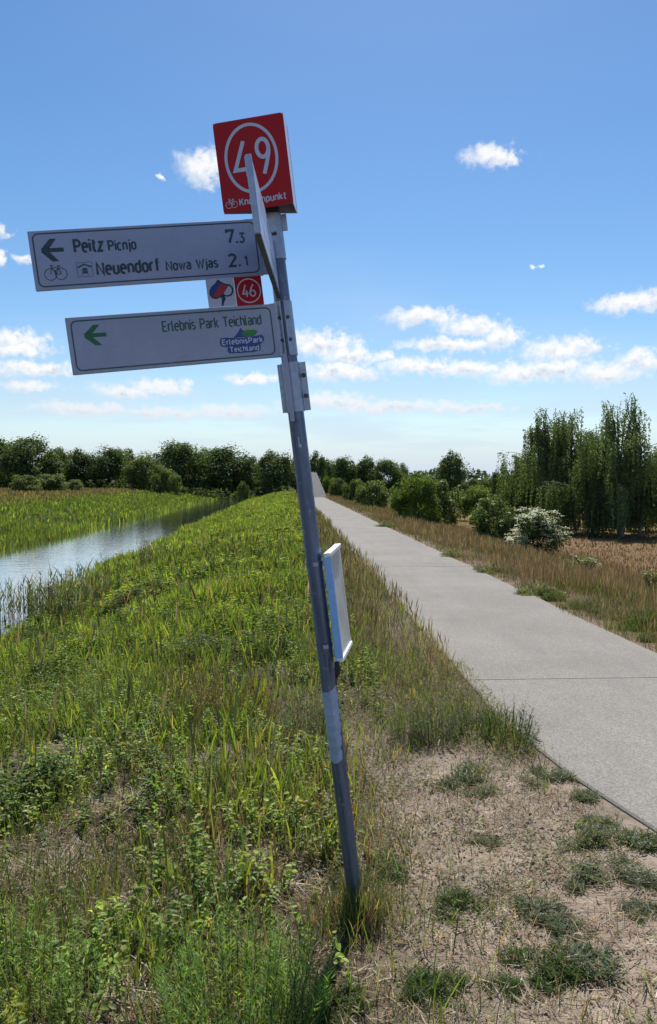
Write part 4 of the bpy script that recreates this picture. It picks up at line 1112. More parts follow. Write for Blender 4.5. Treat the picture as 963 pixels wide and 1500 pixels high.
grass = Acc(); reed = Acc(); herb = Acc(); dry = Acc()
for (y0, y1, df, dr, dh, wf, lf, S) in [(1.0, 4.0, 1700, 105, 165, 1.0, 0.8, 3), (4.0, 8.0, 1200, 95, 150, 1.15, 0.9, 3), (8.0, 14.0, 420, 55, 90, 1.9, 1.0, 3), (14.0, 30.0, 120, 80, 26, 3.6, 1.1, 2), (30.0, 60.0, 60, 44, 3, 6.0, 1.05, 2), (60.0, 135.0, 22, 14, 1, 12.0, 1.05, 2)]:
    x, y = field(y0, y1, -6.6, 1.50, df); u = ulat(x, y)
    sn, st_ = sandy(x, y), strawness(x, y)
    cl = fbm(x * 1.3, y * 1.3, 31, 3)
    keep = rng.random(len(x)) < np.clip((1 - 0.93 * sn) * (1 - 0.85 * st_) * (0.25 + 1.5 * sstep(cl, 0.30, 0.62)), 0, 1)
    keep &= ground_z(x, y) > WATER_Z - 0.06
    x, y, u, cl = x[keep], y[keep], u[keep], cl[keep]; n = len(x)
    verge = sstep(u, 0.3, 1.2)
    c = pick(n, [(GREEN, 5), (LIME, 3), (DULL, 3), (STRAW, 0.9), (RUST, 0.3)])
    isv = rng.random(n) < verge * 0.62
    c[isv] = pick(int(isv.sum()), [(RUST, 2.0), (STRAW, 1.6), (DULL, 3.0), (GREEN, 3.6), (LIME, 1.0)])
    dead = rng.random(n) < sstep(fbm(x * 0.7 + 60, y * 0.7, 97, 3), 0.54, 0.66) * 0.75
    c[dead] = pick(int(dead.sum()), [(STRAW, 2), (RUST, 1.2), (STRAW * 0.55, 1.2)])
    tone = fbm(x * 0.55 + 40, y * 0.55, 83, 3); c = jitter(c, n) * (0.55 + 0.9 * tone)[:, None]
    L = U(0.08, 0.26, n) * (0.55 + 0.95 * fbm(x * 0.9 + 7, y * 0.9, 29, 3)) * lf * (0.7 + 0.6 * cl) * (1 + verge * (0.2 - 0.55 * sstep(y, 10.0, 6.0)))
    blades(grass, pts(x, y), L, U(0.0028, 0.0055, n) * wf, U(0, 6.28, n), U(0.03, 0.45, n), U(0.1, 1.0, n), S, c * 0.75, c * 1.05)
    # broad bright reed-grass blades in drifts
    x, y = field(y0, y1, -6.7, 1.0, dr); u = ulat(x, y)
    dn = fbm(x * 0.75 + 3, y * 0.75, 45, 3)
    pr = sstep(dn, 0.40, 0.58) * (1 - sandy(x, y)) * sstep(u + sstep(y, 4.0, 2.6) * 0.9, 1.0, 0.2) * (1 - 0.55 * sstep(y, 3.0, 2.2)) * (1 - 0.75 * strawness(x, y)) * sstep(u, 0.95, -0.5)
    pr = np.maximum(pr, sstep(y, 15, 28) * sstep(u, 0.6, -0.8) * 0.9)
    pr = pr * (0.30 + 0.9 * sstep(fbm(x * 0.4 + 11, y * 0.4, 19, 3), 0.38, 0.6))
    keep = (rng.random(len(x)) < pr) & (ground_z(x, y) > WATER_Z - 0.10); x, y, u = x[keep], y[keep], u[keep]
    m_ = 8 if y1 < 15 else 3; sp_ = 0.045 if y1 < 15 else 0.05; x = np.repeat(x, m_) + rng.normal(0, sp_, len(x) * m_); y = np.repeat(y, m_) + rng.normal(0, sp_, len(y) * m_); n = len(x)
    c = jitter(pick(n, [(LIME, 4), (GREEN, 4), (np.array((0.19, 0.22, 0.05)), 1.2), (STRAW, 0.5)]), n, 0.2) * (0.55 + 0.9 * fbm(x * 0.6 + 5, y * 0.6, 37, 3))[:, None]
    edge = sstep(ulat(x, y), -4.8, -6.2)
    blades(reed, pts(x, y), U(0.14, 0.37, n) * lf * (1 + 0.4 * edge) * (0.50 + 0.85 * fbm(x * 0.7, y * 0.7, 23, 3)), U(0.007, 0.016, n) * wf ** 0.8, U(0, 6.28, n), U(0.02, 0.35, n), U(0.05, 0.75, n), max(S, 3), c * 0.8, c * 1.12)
    # broad leaved herbs: upright stems with pairs of leaves
    if dh:
        x, y = field(y0, y1, -6.2, 0.75, dh)
        dn = fbm(x * 0.9 + 9, y * 0.9, 71, 3)
        keep = rng.random(len(x)) < sstep(dn, 0.36, 0.58) * sstep(sandy(x, y), 0.22, 0.02) * sstep(np.hypot(x - 0.0, y - 2.9), 0.12, 0.45) * (1 - 0.85 * strawness(x, y)) * (ground_z(x, y) > WATER_Z); x, y = x[keep], y[keep]; n = len(x)
        Hh = U(0.05, 0.24, n) * (1.0 if y1 < 16 else 1.5); k = 20
        B = np.repeat(pts(x, y), k, 0); f = np.tile(np.linspace(0.12, 1.0, k), n) + rng.normal(0, 0.05, n * k)
        lean_ = np.repeat(rng.normal(0, 0.22, (n, 2)), k, 0); Hr = np.repeat(Hh, k)
        P = B + np.stack([lean_[:, 0] * Hr * f, lean_[:, 1] * Hr * f, Hr * np.clip(f, 0.05, 1.05)], -1) + rng.normal(0, 0.008, (n * k, 3))
        a_ = U(0, 6.28, n * k); D = np.stack([np.cos(a_), np.sin(a_), U(-0.15, 0.35, n * k)], -1)
        c = np.repeat(jitter(pick(n, [(GREEN * 1.15, 4), (DULL * 1.2, 1.5), (np.array((0.085, 0.140, 0.030)), 2.0), (LIME, 3.5)]), n, 0.2), k, 0); c = jitter(c, n * k, 0.14, 0.05)
        lw_ = 1.0 if y1 < 9 else (1.7 if y1 < 16 else (3.0 if y1 < 35 else 5.5))
        leaves(herb, P, D, np.tile(np.array([0, 0, 1.0]), (n * k, 1)) + rng.normal(0, 0.3, (n * k, 3)), U(0.016, 0.042, n * k) * lw_, U(0.010, 0.022, n * k) * lw_, c, 0.28, rich=y1 < 9, droop=0.15)
        blades(herb, pts(x, y), Hh, np.full(n, 0.004), U(0, 6.28, n), U(0, 0.2, n), U(0, 0.1, n), 2, jitter(DULL, n), jitter(DULL, n))
# dense leafy lumps that break up the bank, with shadow under them, and tall single stalks
lx, ly = field(3.2, 26.0, -5.2, 0.1, 1.5); lk = fbm(lx * 0.5 + 21, ly * 0.5, 15, 3) > 0.47
for x0, y0_ in zip(lx[lk], ly[lk]):
    f_ = 1.0 + max(0.0, y0_ - 7.0) * 0.10; n = int(420 / f_ ** 0.8); R_l = U(0.16, 0.42, 1)[0]; H_l = U(0.14, 0.36, 1)[0]
    dd = rand_dir(n, 0.0, 1.0) * (U(0.35, 1.0, n) ** 0.5)[:, None]
    x = x0 + dd[:, 0] * R_l; y = y0_ + dd[:, 1] * R_l * 0.8
    P = np.stack([x, y, ground_z(x, y) + dd[:, 2] * H_l + 0.02], -1)
    c = jitter(pick(1, [(GREEN, 3), (DULL, 2), (np.array((0.080, 0.130, 0.030)), 2), (LIME, 1)])[0] * np.exp(rng.normal(0, 0.15)), n, 0.18, 0.06)
    a_ = U(0, 6.28, n)
    leaves(herb, P, np.stack([np.cos(a_), np.sin(a_), U(-0.3, 0.3, n)], -1), np.tile([0, 0, 1.0], (n, 1)) + rng.normal(0, 0.35, (n, 3)), U(0.025, 0.055, n) * f_, U(0.014, 0.030, n) * f_, c, 0.28, rich=y0_ < 7, droop=0.15)
x, y = field(3.0, 22.0, -5.4, 1.0, 5.0); k = sandy(x, y) < 0.1; x, y = x[k], y[k]; n = len(x)
c = jitter(pick(n, [(DULL * 0.7, 3), (np.array((0.10, 0.075, 0.05)), 2), (STRAW, 1)]), n, 0.2)
blades(dry, pts(x, y), U(0.3, 0.65, n), U(0.005, 0.009, n) * (1 + y / 14), U(0, 6.28, n), U(0.02, 0.25, n), U(0, 0.3, n), 4, c, c, 'stalk')
# creeping weeds that soften the border between turf and sand
x, y = field(1.3, 7.0, 0.0, 1.58, 5200); nn = fbm(x * 2.0 + 15, y * 2.0, 33, 4)
k = rng.random(len(x)) < sstep(nn + 0.07 * sstep(y, 3.6, 5.2) + 0.05 * sstep(ulat(x, y), 0.8, 0.3), 0.47, 0.62) * 0.8; x, y = x[k], y[k]; n = len(x)
c = jitter(pick(n, [(np.array((0.13, 0.155, 0.080)), 3), (np.array((0.20, 0.205, 0.140)), 2), (GREEN, 2), (STRAW, 1.5)]), n, 0.2)
P = pts(x, y, -0.002); P[:, 2] += U(0, 0.035, n) * (0.5 + nn[k]); a_ = U(0, 6.28, n)
leaves(herb, P, np.stack([np.cos(a_), np.sin(a_), U(0.0, 0.9, n)], -1), np.tile([0, 0, 1.0], (n, 1)) + rng.normal(0, 0.4, (n, 3)), U(0.010, 0.030, n), U(0.003, 0.010, n), c, 0.2)
# dead straw lying on the bank, and thin litter everywhere near
for (sx, sy, rx, ry) in STRAWS:
    n = int(1900 * rx * ry / 0.12)
    x = rng.normal(sx, rx * 0.55, n); y = rng.normal(sy, ry * 0.55, n)
    c = jitter(pick(n, [(np.array((0.42, 0.37, 0.28)), 2.2), (STRAW, 2), (np.array((0.16, 0.13, 0.09)), 3)]), n, 0.25)
    P = pts(x, y, -0.004); P[:, 2] += U(0, 0.022, n)
    blades(dry, P, U(0.05, 0.20, n), U(0.002, 0.0055, n), rng.normal(2.6, 1.1, n), U(1.38, 1.66, n), U(-0.2, 0.3, n), 2, c, c * 0.9)
for (y0, y1, de) in ((1.0, 4.2, 2300), (4.2, 8.0, 600)):
    x, y = field(y0, y1, -4.0, 1.5, de); n = len(x)
    c = jitter(pick(n, [(STRAW, 3), (np.array((0.17, 0.12, 0.08)), 3), (np.array((0.38, 0.33, 0.25)), 1)]), n, 0.3)
    P = pts(x, y, -0.002); P[:, 2] += U(0, 0.015, n)
    blades(dry, P, U(0.015, 0.11, n), U(0.0018, 0.005, n), U(0, 6.28, n), U(1.2, 1.65, n), U(-0.5, 0.5, n), 2, c, c)
# short dry turf standing on the sandy ground
x, y = field(1.2, 5.8, -0.1, 1.62, 4200); keep = rng.random(len(x)) < (0.85 + 0.3 * sstep(ulat(x, y), 0.8, 0.3)) * sstep(fbm(x * 2.6, y * 2.6, 91, 3) + 0.10 * sstep(ulat(x, y), 0.9, 0.2), 0.42, 0.66); x, y = x[keep], y[keep]; n = len(x)
c = jitter(pick(n, [(STRAW, 3), (RUST, 1.8), (DULL, 2.2), (GREY, 3.0), (STRAW * 0.5, 2.0)]), n, 0.25)
blades(dry, pts(x, y), U(0.012, 0.065, n), U(0.0016, 0.0036, n), U(0, 6.28, n), U(0.1, 0.9, n), U(0, 0.8, n), 2, c, c * 1.1)
# rough grass round the foot of the post
n = 900; r_ = np.abs(rng.normal(0, 0.10, n)); a_ = U(0, 6.28, n)
x = POST_BASE.x + r_ * np.cos(a_); y = POST_BASE.y - 0.02 + r_ * np.sin(a_)
c = jitter(pick(n, [(STRAW, 3), (DULL, 3), (GREEN, 2), (RUST, 1)]), n)
blades(grass, pts(x, y), U(0.06, 0.24, n), U(0.0025, 0.0048, n), U(0, 6.28, n), U(0.05, 0.5, n), U(0, 0.7, n), 3, c * 0.8, c)
# seed stalks of the path verge
for (y0, y1, de, wf, S) in [(3.6, 8, 110, 1.0, 4), (8, 16, 210, 1.7, 4), (16, 40, 80, 3.6, 3), (40, 95, 22, 8.0, 3)]:
    x, y = field(y0, y1, 0.55, 1.50, de); keep = rng.random(len(x)) < (1 - 0.8 * sandy(x, y)) * (0.3 + 0.9 * sstep(fbm(x * 1.1, y * 1.1, 13, 2), 0.35, 0.6)); x, y = x[keep], y[keep]; n = len(x)
    c = jitter(pick(n, [(RUST, 5), (STRAW, 2), (np.array((0.13, 0.075, 0.05)), 2)]), n, 0.22)
    blades(dry, pts(x, y), U(0.14, 0.36, n) * (0.45 + 0.55 * sstep(y, 4.5, 9.0)), U(0.003, 0.006, n) * wf, U(0, 6.28, n), U(0.02, 0.3, n), U(0, 0.4, n), S, jitter(DULL, n), c, 'stalk')

# right hand verge and the brown field edge below it
rv_g = Acc()
for (y0, y1, de, ds, wf, S) in [(2.5, 10, 1000, 480, 1.0, 4), (10, 18, 560, 300, 1.4, 3), (18, 36, 230, 130, 2.4, 3), (36, 90, 60, 30, 5.5, 2)]:
    x, y = field(y0, y1, 3.45, 9.0, de, 1.6); u = ulat(x, y)
    nn = fbm(x * 1.2, y * 1.2, 57, 3)
    keep = (rng.random(len(x)) < 0.35 + 0.8 * sstep(nn, 0.35, 0.6)) & (u > 3.50 + 0.20 * (vnoise(x * 3, y * 3, 5) - 0.35)); x, y, u, nn = x[keep], y[keep], u[keep], nn[keep]; n = len(x)
    c = pick(n, [(RUST, 1.6), (STRAW, 3.0), (DULL, 3.0), (GREEN, 2.4), (GREY, 1.4)])
    c = jitter(c, n, 0.22) * (0.6 + 0.85 * fbm(x * 0.7 + 3, y * 0.7, 61, 3))[:, None]
    grn = rng.random(n) < sstep(fbm(x * 0.6 + 30, y * 0.6, 62, 3), 0.50, 0.62) * 0.7
    c[grn] = jitter(GREEN * 0.9, int(grn.sum()), 0.25)
    nearp = sstep(u, 4.4, 3.6)
    blades(rv_g, pts(x, y), U(0.08, 0.28, n) * (1 - 0.45 * nearp) * (0.5 + 1.0 * nn), U(0.003, 0.006, n) * wf, U(0, 6.28, n), U(0.03, 0.5, n), U(0.1, 0.8, n), S, c * 0.8, c)
    x, y = field(y0, y1, 3.75, 9.6, ds, 1.6); kk = rng.random(len(x)) < sstep(fbm(x * 0.9, y * 0.9, 58, 3), 0.36, 0.62); x, y = x[kk], y[kk]; n = len(x)
    c = jitter(pick(n, [(RUST, 3), (np.array((0.18, 0.125, 0.080)), 2), (STRAW, 4.0)]), n, 0.22)
    blades(rv_g, pts(x, y), U(0.16, 0.38, n), U(0.004, 0.008, n) * wf, U(0, 6.28, n), U(0.02, 0.22, n), U(0, 0.3, n), S, jitter(STRAW * 0.7, n), c, 'stalk')
for (y0, y1, de, wf) in [(14, 30, 60, 2.8), (30, 60, 22, 6.0)]:
    x, y = field(y0, y1, 9.0, 30.0, de, 0.6); n = len(x)
    gold = (y > 38)
    c = jitter(pick(n, [(np.array((0.185, 0.118, 0.050)), 5), (np.array((0.24, 0.17, 0.075)), 2.0), (np.array((0.120, 0.080, 0.038)), 3), (DULL, 1.0)]), n, 0.18)
    c[gold] = jitter(np.array((0.26, 0.20, 0.075)), int(gold.sum()), 0.15)
    blades(rv_g, pts(x, y), U(0.05, 0.17, n), U(0.005, 0.010, n) * wf, U(0, 6.28, n), U(0.05, 0.5, n), U(0, 0.6, n), 2, c * 0.9, c)
# far bank: lush green slope with a rusty top
fb = Acc()
for (y0, y1, de, wf) in [(14, 45, 70, 5.0), (45, 90, 26, 9.0), (90, 160, 9, 16.0)]:
    x, y = field(y0, y1, -25.0, -11.9, de, 1.0); u = ulat(x, y); n = len(x)
    c = pick(n, [(GREEN, 5), (LIME, 2.6), (DULL, 2.2)])
    rusty = rng.random(n) < sstep(u, -18.0, -24.0) * 0.85
    c[rusty] = pick(int(rusty.sum()), [(RUST, 3), (DULL, 1), (STRAW, 0.6)])
    c = jitter(c, n, 0.2) * (0.75 + 0.5 * fbm(x * 0.35, y * 0.35, 66, 3))[:, None]
    edge = sstep(u, -13.6, -12.2)
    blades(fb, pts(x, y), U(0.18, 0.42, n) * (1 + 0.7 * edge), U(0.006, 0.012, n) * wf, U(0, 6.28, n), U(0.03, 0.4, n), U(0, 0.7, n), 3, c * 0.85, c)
x, y = field(45, 150, -70.0, -23.5, 5.0, 1.0); n = len(x)
c = jitter(pick(n, [(RUST, 3), (DULL, 1.6), (STRAW, 0.8), (np.array((0.15, 0.10, 0.07)), 2)]), n, 0.2)
blades(fb, pts(x, y), U(0.25, 0.5, n), U(0.08, 0.18, n), U(0, 6.28, n), U(0.05, 0.5, n), U(0, 0.6, n), 2, c * 0.9, c)
for (acc, nm, mt, lab, cat) in [
    (grass, 'bank_grass', M_GRASS, 'fine green grass covering the near bank and path verge', 'grass'),
    (reed, 'reed_grass', M_GRASS, 'broad bright green blades of reed grass on the near bank', 'grass'),
    (herb, 'bank_herbs', M_LEAF, 'low broad leaved herbs spread over the near bank', 'herbs'),
    (dry, 'dry_litter', M_DRY, 'dead straw, litter and rusty seed stalks on the near ground', 'straw'),
    (rv_g, 'verge_grass', M_DRY, 'rusty dry grass between the path and the brown field', 'grass'),
    (fb, 'far_bank_grass', M_GRASS, 'lush green grass on the far bank of the river', 'grass')]:
    tag(link(nm, acc.mesh(nm), mat=mt), lab, cat, kind='stuff')

# ------------------------------------------------------------------ single plants in the foreground
def tuft_mesh(n, R, H, cols, L=(0.02, 0.05), Wd=(0.003, 0.006)):
    """a low feathery cushion: short upright shoots, each set with narrow leaves"""
    a = Acc(); k = 9
    r = R * np.sqrt(U(0, 1, n)); an = U(0, 6.28, n)
    lump = 0.7 + 0.5 * np.sin(an * 2 + 1.3) * np.sin(an * 3 + 0.4)
    r = r * (0.75 + 0.3 * lump)
    B = np.stack([r * np.cos(an), r * np.sin(an), np.full(n, -0.012)], -1)
    cs = np.stack([rng.normal(0, R * 0.52, 6), rng.normal(0, R * 0.52, 6)], -1); ci = rng.integers(0, 6, n)
    B[:, :2] = cs[ci] + rng.normal(0, R * 0.24, (n, 2)); r = np.minimum(np.hypot(B[:, 0], B[:, 1]), R * 1.1); an = np.arctan2(B[:, 1], B[:, 0])
    h = H * (1 - 0.6 * (r / R) ** 2) * U(0.25, 1.15, n) * U(0.6, 1.1, 6)[ci]
    out_ = np.stack([np.cos(an), np.sin(an)], -1) * (r / R)[:, None] * 0.7 + rng.normal(0, 0.18, (n, 2))
    c0 = jitter(pick(n, cols), n, 0.18)
    f = np.tile(np.linspace(0.1, 1.0, k), n); Bx = np.repeat(B, k, 0); hx = np.repeat(h, k); ox = np.repeat(out_, k, 0)
    P = Bx + np.stack([ox[:, 0] * hx * f, ox[:, 1] * hx * f, hx * f], -1)
    m_ = n * k; aa = U(0, 6.28, m_)
    D = np.stack([np.cos(aa), np.sin(aa), U(0.2, 1.3, m_)], -1)
    leaves(a, P, D, np.tile([0, 0, 1.0], (m_, 1)) + rng.normal(0, 0.4, (m_, 3)), U(*L, m_), U(*Wd, m_), jitter(np.repeat(c0, k, 0), m_, 0.12, 0.05), 0.2)
    return a.mesh('cushion')
GG = [(np.array((0.125, 0.155, 0.088)), 4), (np.array((0.210, 0.225, 0.165)), 3), (np.array((0.090, 0.118, 0.052)), 3)]
GF = [(np.array((0.075, 0.125, 0.030)), 4), (np.array((0.110, 0.155, 0.045)), 2), (np.array((0.060, 0.085, 0.040)), 2)]
cush = [tuft_mesh(240, 0.11, 0.085, GG), tuft_mesh(300, 0.13, 0.10, GG), tuft_mesh(260, 0.11, 0.11, GF), tuft_mesh(110, 0.06, 0.06, GG)]
for me in cush: me.materials.append(M_LEAF)
def ground_at(px, py):
    """the ground point seen at a picture position, found by marching along the sight line"""
    p = math.radians(-2.28); xx_ = (px - 481.5) / FPX; yy_ = (750.0 - py) / FPX
    d = Vector((xx_, math.cos(p) - yy_ * math.sin(p), math.sin(p) + yy_ * math.cos(p)))
    t = 1.0
    while t < 60 and EYE + d.z * t > gz(d.x * t, d.y * t): t += 0.01
    return d.x * t, d.y * t
cushions = [
    (880, 1224, 38, 1, 'dark cushion plant just below the path edge corner'),
    (912, 1282, 38, 1, 'wide grey green cushion plant second from the path edge'),
    (664, 1326, 36, 2, 'bright green cushion plant nearest the post on the sand'),
    (780, 1330, 36, 0, 'grey green cushion plant at the middle of the sandy patch'),
    (826, 1364, 32, 0, 'pale grey cushion plant touching the one at the middle'),
    (806, 1420, 40, 2, 'greenest round cushion plant in the lower right sand'),
    (846, 1302, 15, 3, 'tiny cushion plant alone between larger ones'),
    (716, 1240, 24, 0, 'small dark cushion plant up the sand towards the verge'),
    (862, 1418, 34, 3, 'flat pale cushion spreading beside the greenest one'),
    (740, 1448, 30, 2, 'grassy cushion plant near the bottom edge of the sand'),
    (622, 1462, 50, 2, 'large loose green cushion at the bottom beside the post shadow'),
    (953, 1338, 26, 0, 'grey cushion cut by the right picture edge'),
    (856, 1170, 18, 3, 'small cushion hugging the path slab edge'),
    (574, 1278, 34, 2, 'fresh green cushion right beside the post foot'),
    (942, 1236, 26, 3, 'thin cushion right under the path edge at the right'),
    (500, 1470, 34, 2, 'bright green cushion in front of the post shadow'),
    (690, 1150, 40, 1, 'grey leafy cushion where verge grass meets the sand'),
    (800, 1142, 34, 1, 'grey green cushion beside the path slab'),
]
for (px, py, hw, k, lab) in cushions:
    x, y = ground_at(px, py); s = hw / FPX * y / (0.115 if k != 3 else 0.06)
    o = bpy.data.objects.new('cushion_plant', cush[k]); COL.objects.link(o)
    o.location = (x, y, gz(x, y)); o.scale = (s * U(0.85, 1.3, 1)[0], s * U(0.8, 1.1, 1)[0], s * U(0.55, 0.85, 1)[0]); o.rotation_euler = (0, 0, U(0, 6.28, 1)[0])
    tag(o, lab, 'plant', 'cushion plants on the sand')

def feathery(n, R, H, cols, k=34, stem=(0.030, 0.036, 0.020), leafL=(0.016, 0.034)):
    """many thin upright stems set with narrow leaves; returns stems and foliage"""
    sa, la = Acc(), Acc()
    r = R * np.sqrt(U(0, 1, n)); an = U(0, 6.28, n)
    B = np.stack([r * np.cos(an), r * np.sin(an), np.full(n, -0.03)], -1)
    h = H * (1 - 0.35 * (r / R) ** 2) * U(0.62, 1.12, n)
    tilt = 0.30 * (r / R); az = an + rng.normal(0, 0.4, n)
    c = jitter(np.array(stem), n, 0.2)
    blades(sa, B, h, np.full(n, 0.0032), az, tilt, np.full(n, 0.05), 3, c, c * 1.2, 'needle')
    f = np.tile(np.linspace(0.18, 1.0, k), n); hx = np.repeat(h, k); tx = np.repeat(tilt, k); ax_ = np.repeat(az, k)
    P = np.repeat(B, k, 0) + np.stack([np.sin(tx) * np.cos(ax_) * hx * f, np.sin(tx) * np.sin(ax_) * hx * f, np.cos(tx) * hx * f], -1)
    m_ = n * k; aa = U(0, 6.28, m_)
    D = np.stack([np.cos(aa), np.sin(aa), U(0.3, 1.5, m_)], -1)
    cl = jitter(np.repeat(jitter(pick(n, cols), n, 0.15), k, 0), m_, 0.12, 0.05)
    leaves(la, P, D, np.tile([0, 0, 1.0], (m_, 1)) + rng.normal(0, 0.4, (m_, 3)), U(*leafL, m_), U(0.0022, 0.0042, m_), cl, 0.2)
    return sa.mesh('stems'), la.mesh('foliage')
FG = [(np.array((0.190, 0.310, 0.070)), 4), (np.array((0.260, 0.360, 0.080)), 3), (np.array((0.140, 0.225, 0.070)), 2)]
fe = feathery(210, 0.25, 0.34, FG, leafL=(0.020, 0.042)); fe_s = feathery(34, 0.08, 0.34, FG); fe_g = feathery(60, 0.12, 0.30, GG)
tall = feathery(3, 0.04, 0.62, [(np.array((0.085, 0.085, 0.050)), 2), (np.array((0.070, 0.095, 0.040)), 2)], k=44, stem=(0.06, 0.05, 0.035), leafL=(0.014, 0.034))
twig = feathery(90, 0.20, 0.34, [(np.array((0.15, 0.085, 0.055)), 3), (np.array((0.10, 0.065, 0.045)), 2)], k=10, stem=(0.12, 0.075, 0.05))
for (px, py, me, s, nm, lab, cat) in [
    (345, 1505, fe, 1.0, 'feathery_shrub', 'dense dark green feathery shrub at the bottom left of the post', 'shrub'),
    (430, 1492, fe_s, 1.0, 'feathery_herb', 'small feathery herb at the right side of the dense shrub', 'herb'),
    (60, 1500, fe_s, 1.15, 'feathery_herb', 'blue green feathery herb in the bottom left corner', 'herb'),
    (115, 1502, fe_s, 0.9, 'feathery_herb', 'feathery herb second from the bottom left corner', 'herb'),
    (20, 1440, fe_s, 1.1, 'feathery_herb', 'feathery herb cut by the left picture edge', 'herb'),
    (640, 1085, fe_g, 1.05, 'grey_herb', 'grey leaved herb clump in the verge right of the post', 'herb'),
    (600, 1085, fe_g, 0.95, 'grey_herb', 'darker herb clump between post and grey leaved clump', 'herb'),
    (452, 1080, fe_g, 1.2, 'grey_herb', 'dark herb clump just left of the pale rippled skin on the post', 'herb'),
    (610, 1000, tall, 0.95, 'tall_weed', 'tall thin weed against the path above the first joint', 'weed'),
    (752, 1072, tall, 0.72, 'tall_weed', 'tall thin weed standing before the slab joint', 'weed'),
    (722, 1062, tall, 0.55, 'tall_weed', 'shorter thin weed left of the one before the joint', 'weed'),
    (820, 1135, tall, 0.38, 'tall_weed', 'low thin weed leaning over the path edge', 'weed'),
    (545, 905, tall, 0.75, 'tall_weed', 'thin dry weed further up the verge', 'weed'),
    (315, 1050, twig, 1.5, 'dead_stalks', 'dead brown stalks clump in the green bank', 'dead plant'),
    (365, 1055, twig, 1.0, 'dead_stalks', 'smaller reddish dead stalks right of the larger clump', 'dead plant')]:
    x, y = ground_at(px, py)
    e = plant(nm, me, (M_DRY, M_LEAF), ('stems', 'foliage'), (x, y, gz(x, y)), (s, s, s), U(0, 6.28, 1)[0], lab, cat)
# verge clump beside the path where the joint starts
for (px, py, hw, lab) in [(745, 1085, 40, 'bushy green weed clump at the path edge before the joint'), (690, 1070, 34, 'lower green weed clump left of the path edge one')]:
    x, y = ground_at(px, py); s = hw / FPX * y / 0.12
    plant('weed_clump', feathery(80, 0.12, 0.20, GF, k=16), (M_DRY, M_LEAF), ('stems', 'foliage'), (x, y, gz(x, y)), (s, s, s * 0.9), 0.0, lab, 'weed')

# green clumps along the far side of the path
for (px, py, hw, k, lab) in [(835, 890, 20, 1, 'dark green clump at the far path edge'), (862, 897, 10, 0, 'small clump next to the dark one at the far path edge'), (915, 918, 24, 2, 'green clump at the far path edge near the right side'), (935, 940, 16, 0, 'little clump lowest on the far path edge'), (765, 870, 22, 1, 'clump on the far path edge below the white elder'), (800, 880, 14, 2, 'yellow green clump between two dark ones'), (700, 838, 16, 1, 'clump where the second joint meets the far edge'), (650, 815, 13, 1, 'small far clump on the path edge beyond the second joint'), (560, 772, 10, 1, 'tiny dark clump far up the path edge')]:
    x, y = ground_at(px, py); s = hw / FPX * y / 0.115
    x += 0.10 * s
    o = bpy.data.objects.new('verge_clump', cush[k]); COL.objects.link(o)
    o.location = (x, y, gz(x, y)); o.scale = (s, s, s * 1.2); o.rotation_euler = (0, 0, U(0, 6.28, 1)[0])
    tag(o, lab, 'plant', 'clumps along the far path edge')

# reeds standing in the shallow water
def reed_clump(n, R, H):
    a = Acc(); r = R * np.sqrt(U(0, 1, n)); an = U(0, 6.28, n)
    B = np.stack([r * np.cos(an), r * np.sin(an), np.full(n, -0.25)], -1)
    h = H * U(0.55, 1.1, n) + 0.25
    c = jitter(pick(n, [(np.array((0.080, 0.115, 0.035)), 3), (np.array((0.11, 0.12, 0.05)), 1.5), (STRAW * 0.8, 0.6)]), n)
    blades(a, B, h, np.full(n, 0.014), U(0, 6.28, n), U(0, 0.12, n), U(0, 0.1, n), 3, c * 0.8, c, 'needle')
    k = 7; m_ = n * k; f = np.tile(np.linspace(0.35, 0.98, k), n); hb = np.repeat(h, k)
    P = np.repeat(B, k, 0) + np.stack([np.zeros(m_), np.zeros(m_), hb * f], -1)
    blades(a, P, U(0.14, 0.32, m_), U(0.014, 0.024, m_), U(0, 6.28, m_), U(0.3, 0.8, m_), U(0.1, 0.9, m_), 3, np.repeat(c, k, 0), np.repeat(c, k, 0) * 1.1)
    return a.mesh('reeds')
rc = [reed_clump(60, 0.60, 0.95), reed_clump(36, 0.45, 0.8), reed_clump(6, 0.12, 1.05)]
for me in rc: me.materials.append(M_GRASS)
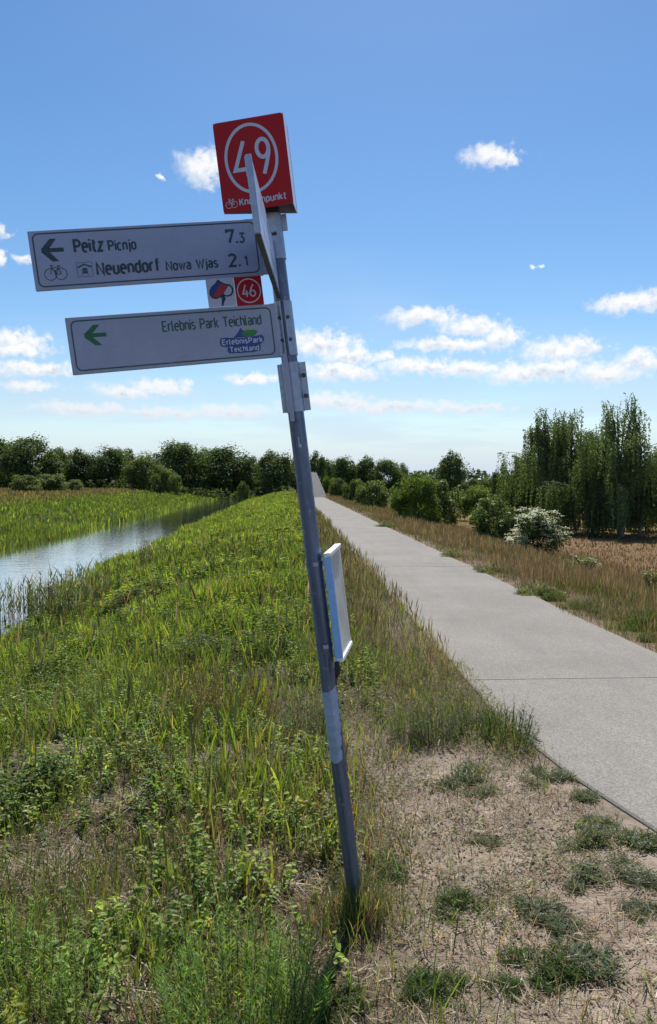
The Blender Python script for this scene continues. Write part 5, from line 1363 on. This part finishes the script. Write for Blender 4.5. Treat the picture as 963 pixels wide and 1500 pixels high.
for (px, d, k, s, lab) in [
    (92, 15.6, 0, 1.0, 'dense reed clump standing in the water at the left'), (128, 16.6, 0, 0.9, 'reed clump right of the dense one in the water'),
    (60, 16.4, 1, 1.0, 'thinner reeds left of the dense clump in the water'), (20, 16.6, 1, 0.95, 'thin reeds in the water by the left picture edge'),
    (150, 17.4, 2, 1.0, 'single tall reed stalks alone in the water'), (172, 17.6, 2, 0.8, 'few short reed stalks right of the tall ones'),
    (222, 21.5, 0, 0.8, 'dark reed clump at the tip of the near bank'), (108, 14.2, 1, 1.0, 'reeds at the foot of the bank before the dense clump'),
    (40, 14.8, 2, 0.9, 'few reed stalks in the shallows near the left edge'), (75, 17.8, 1, 0.8, 'reeds furthest out in the water')]:
    x = at(px, d)
    o = bpy.data.objects.new('reed_clump', rc[k]); COL.objects.link(o)
    o.location = (x, d, max(WATER_Z, gz(x, d))); o.scale = (s, s, s); o.rotation_euler = (0, 0, U(0, 6.28, 1)[0])
    tag(o, lab, 'reeds', 'reeds in the river shallows')

# pebbles and crumbs of soil on the sand
a = Acc()
x, y = field(1.2, 5.2, 0.0, 1.55, 2200); n = len(x); P = pts(x, y, -0.001)
oct_ = np.array([[1, 0, 0], [0, 1, 0], [-1, 0, 0], [0, -1, 0], [0, 0, 0.7], [0, 0, -0.5]], float)
sz = np.exp(rng.normal(-5.75, 0.55, n)); V = P[:, None, :] + oct_[None] * sz[:, None, None] * rng.uniform(0.6, 1.3, (n, 6, 1))
b = (np.arange(n) * 6)[:, None]
F = np.concatenate([b + np.array([f]) for f in ([0, 1, 4], [1, 2, 4], [2, 3, 4], [3, 0, 4], [1, 0, 5], [2, 1, 5], [3, 2, 5], [0, 3, 5])], 0)
a.add(V, F, np.repeat(jitter(pick(n, [(np.array((0.22, 0.17, 0.13)), 3), (np.array((0.12, 0.09, 0.07)), 2), (np.array((0.42, 0.38, 0.33)), 0.6)]), n, 0.2), 6, 0))
tag(link('pebbles', a.mesh('pebbles'), mat=M_DRY), 'pebbles and crumbs of soil scattered on the sandy ground', 'pebbles', kind='stuff')
# a scrap of white paper lying on the sand
x, y = ground_at(669, 1443)
bm = bmesh.new(); g = [[bm.verts.new((i * 0.008 - 0.008, j * 0.007 - 0.007, 0.004 * math.sin(i * 1.7 + j) + 0.006)) for j in range(3)] for i in range(3)]
for i in range(2):
    for j in range(2): bm.faces.new((g[i][j], g[i + 1][j], g[i + 1][j + 1], g[i][j + 1]))
me = bpy.data.meshes.new('paper_scrap'); bm.to_mesh(me); bm.free()
o = link('paper_scrap', me, mat=M_WHITEP); o.location = (x, y, gz(x, y) + 0.004); o.rotation_euler = (0.1, 0.2, 0.5)
sm = o.modifiers.new('thickness', 'SOLIDIFY'); sm.thickness = 0.0006
tag(o, 'white crumpled paper scrap on the sand near the bottom edge', 'paper scrap')
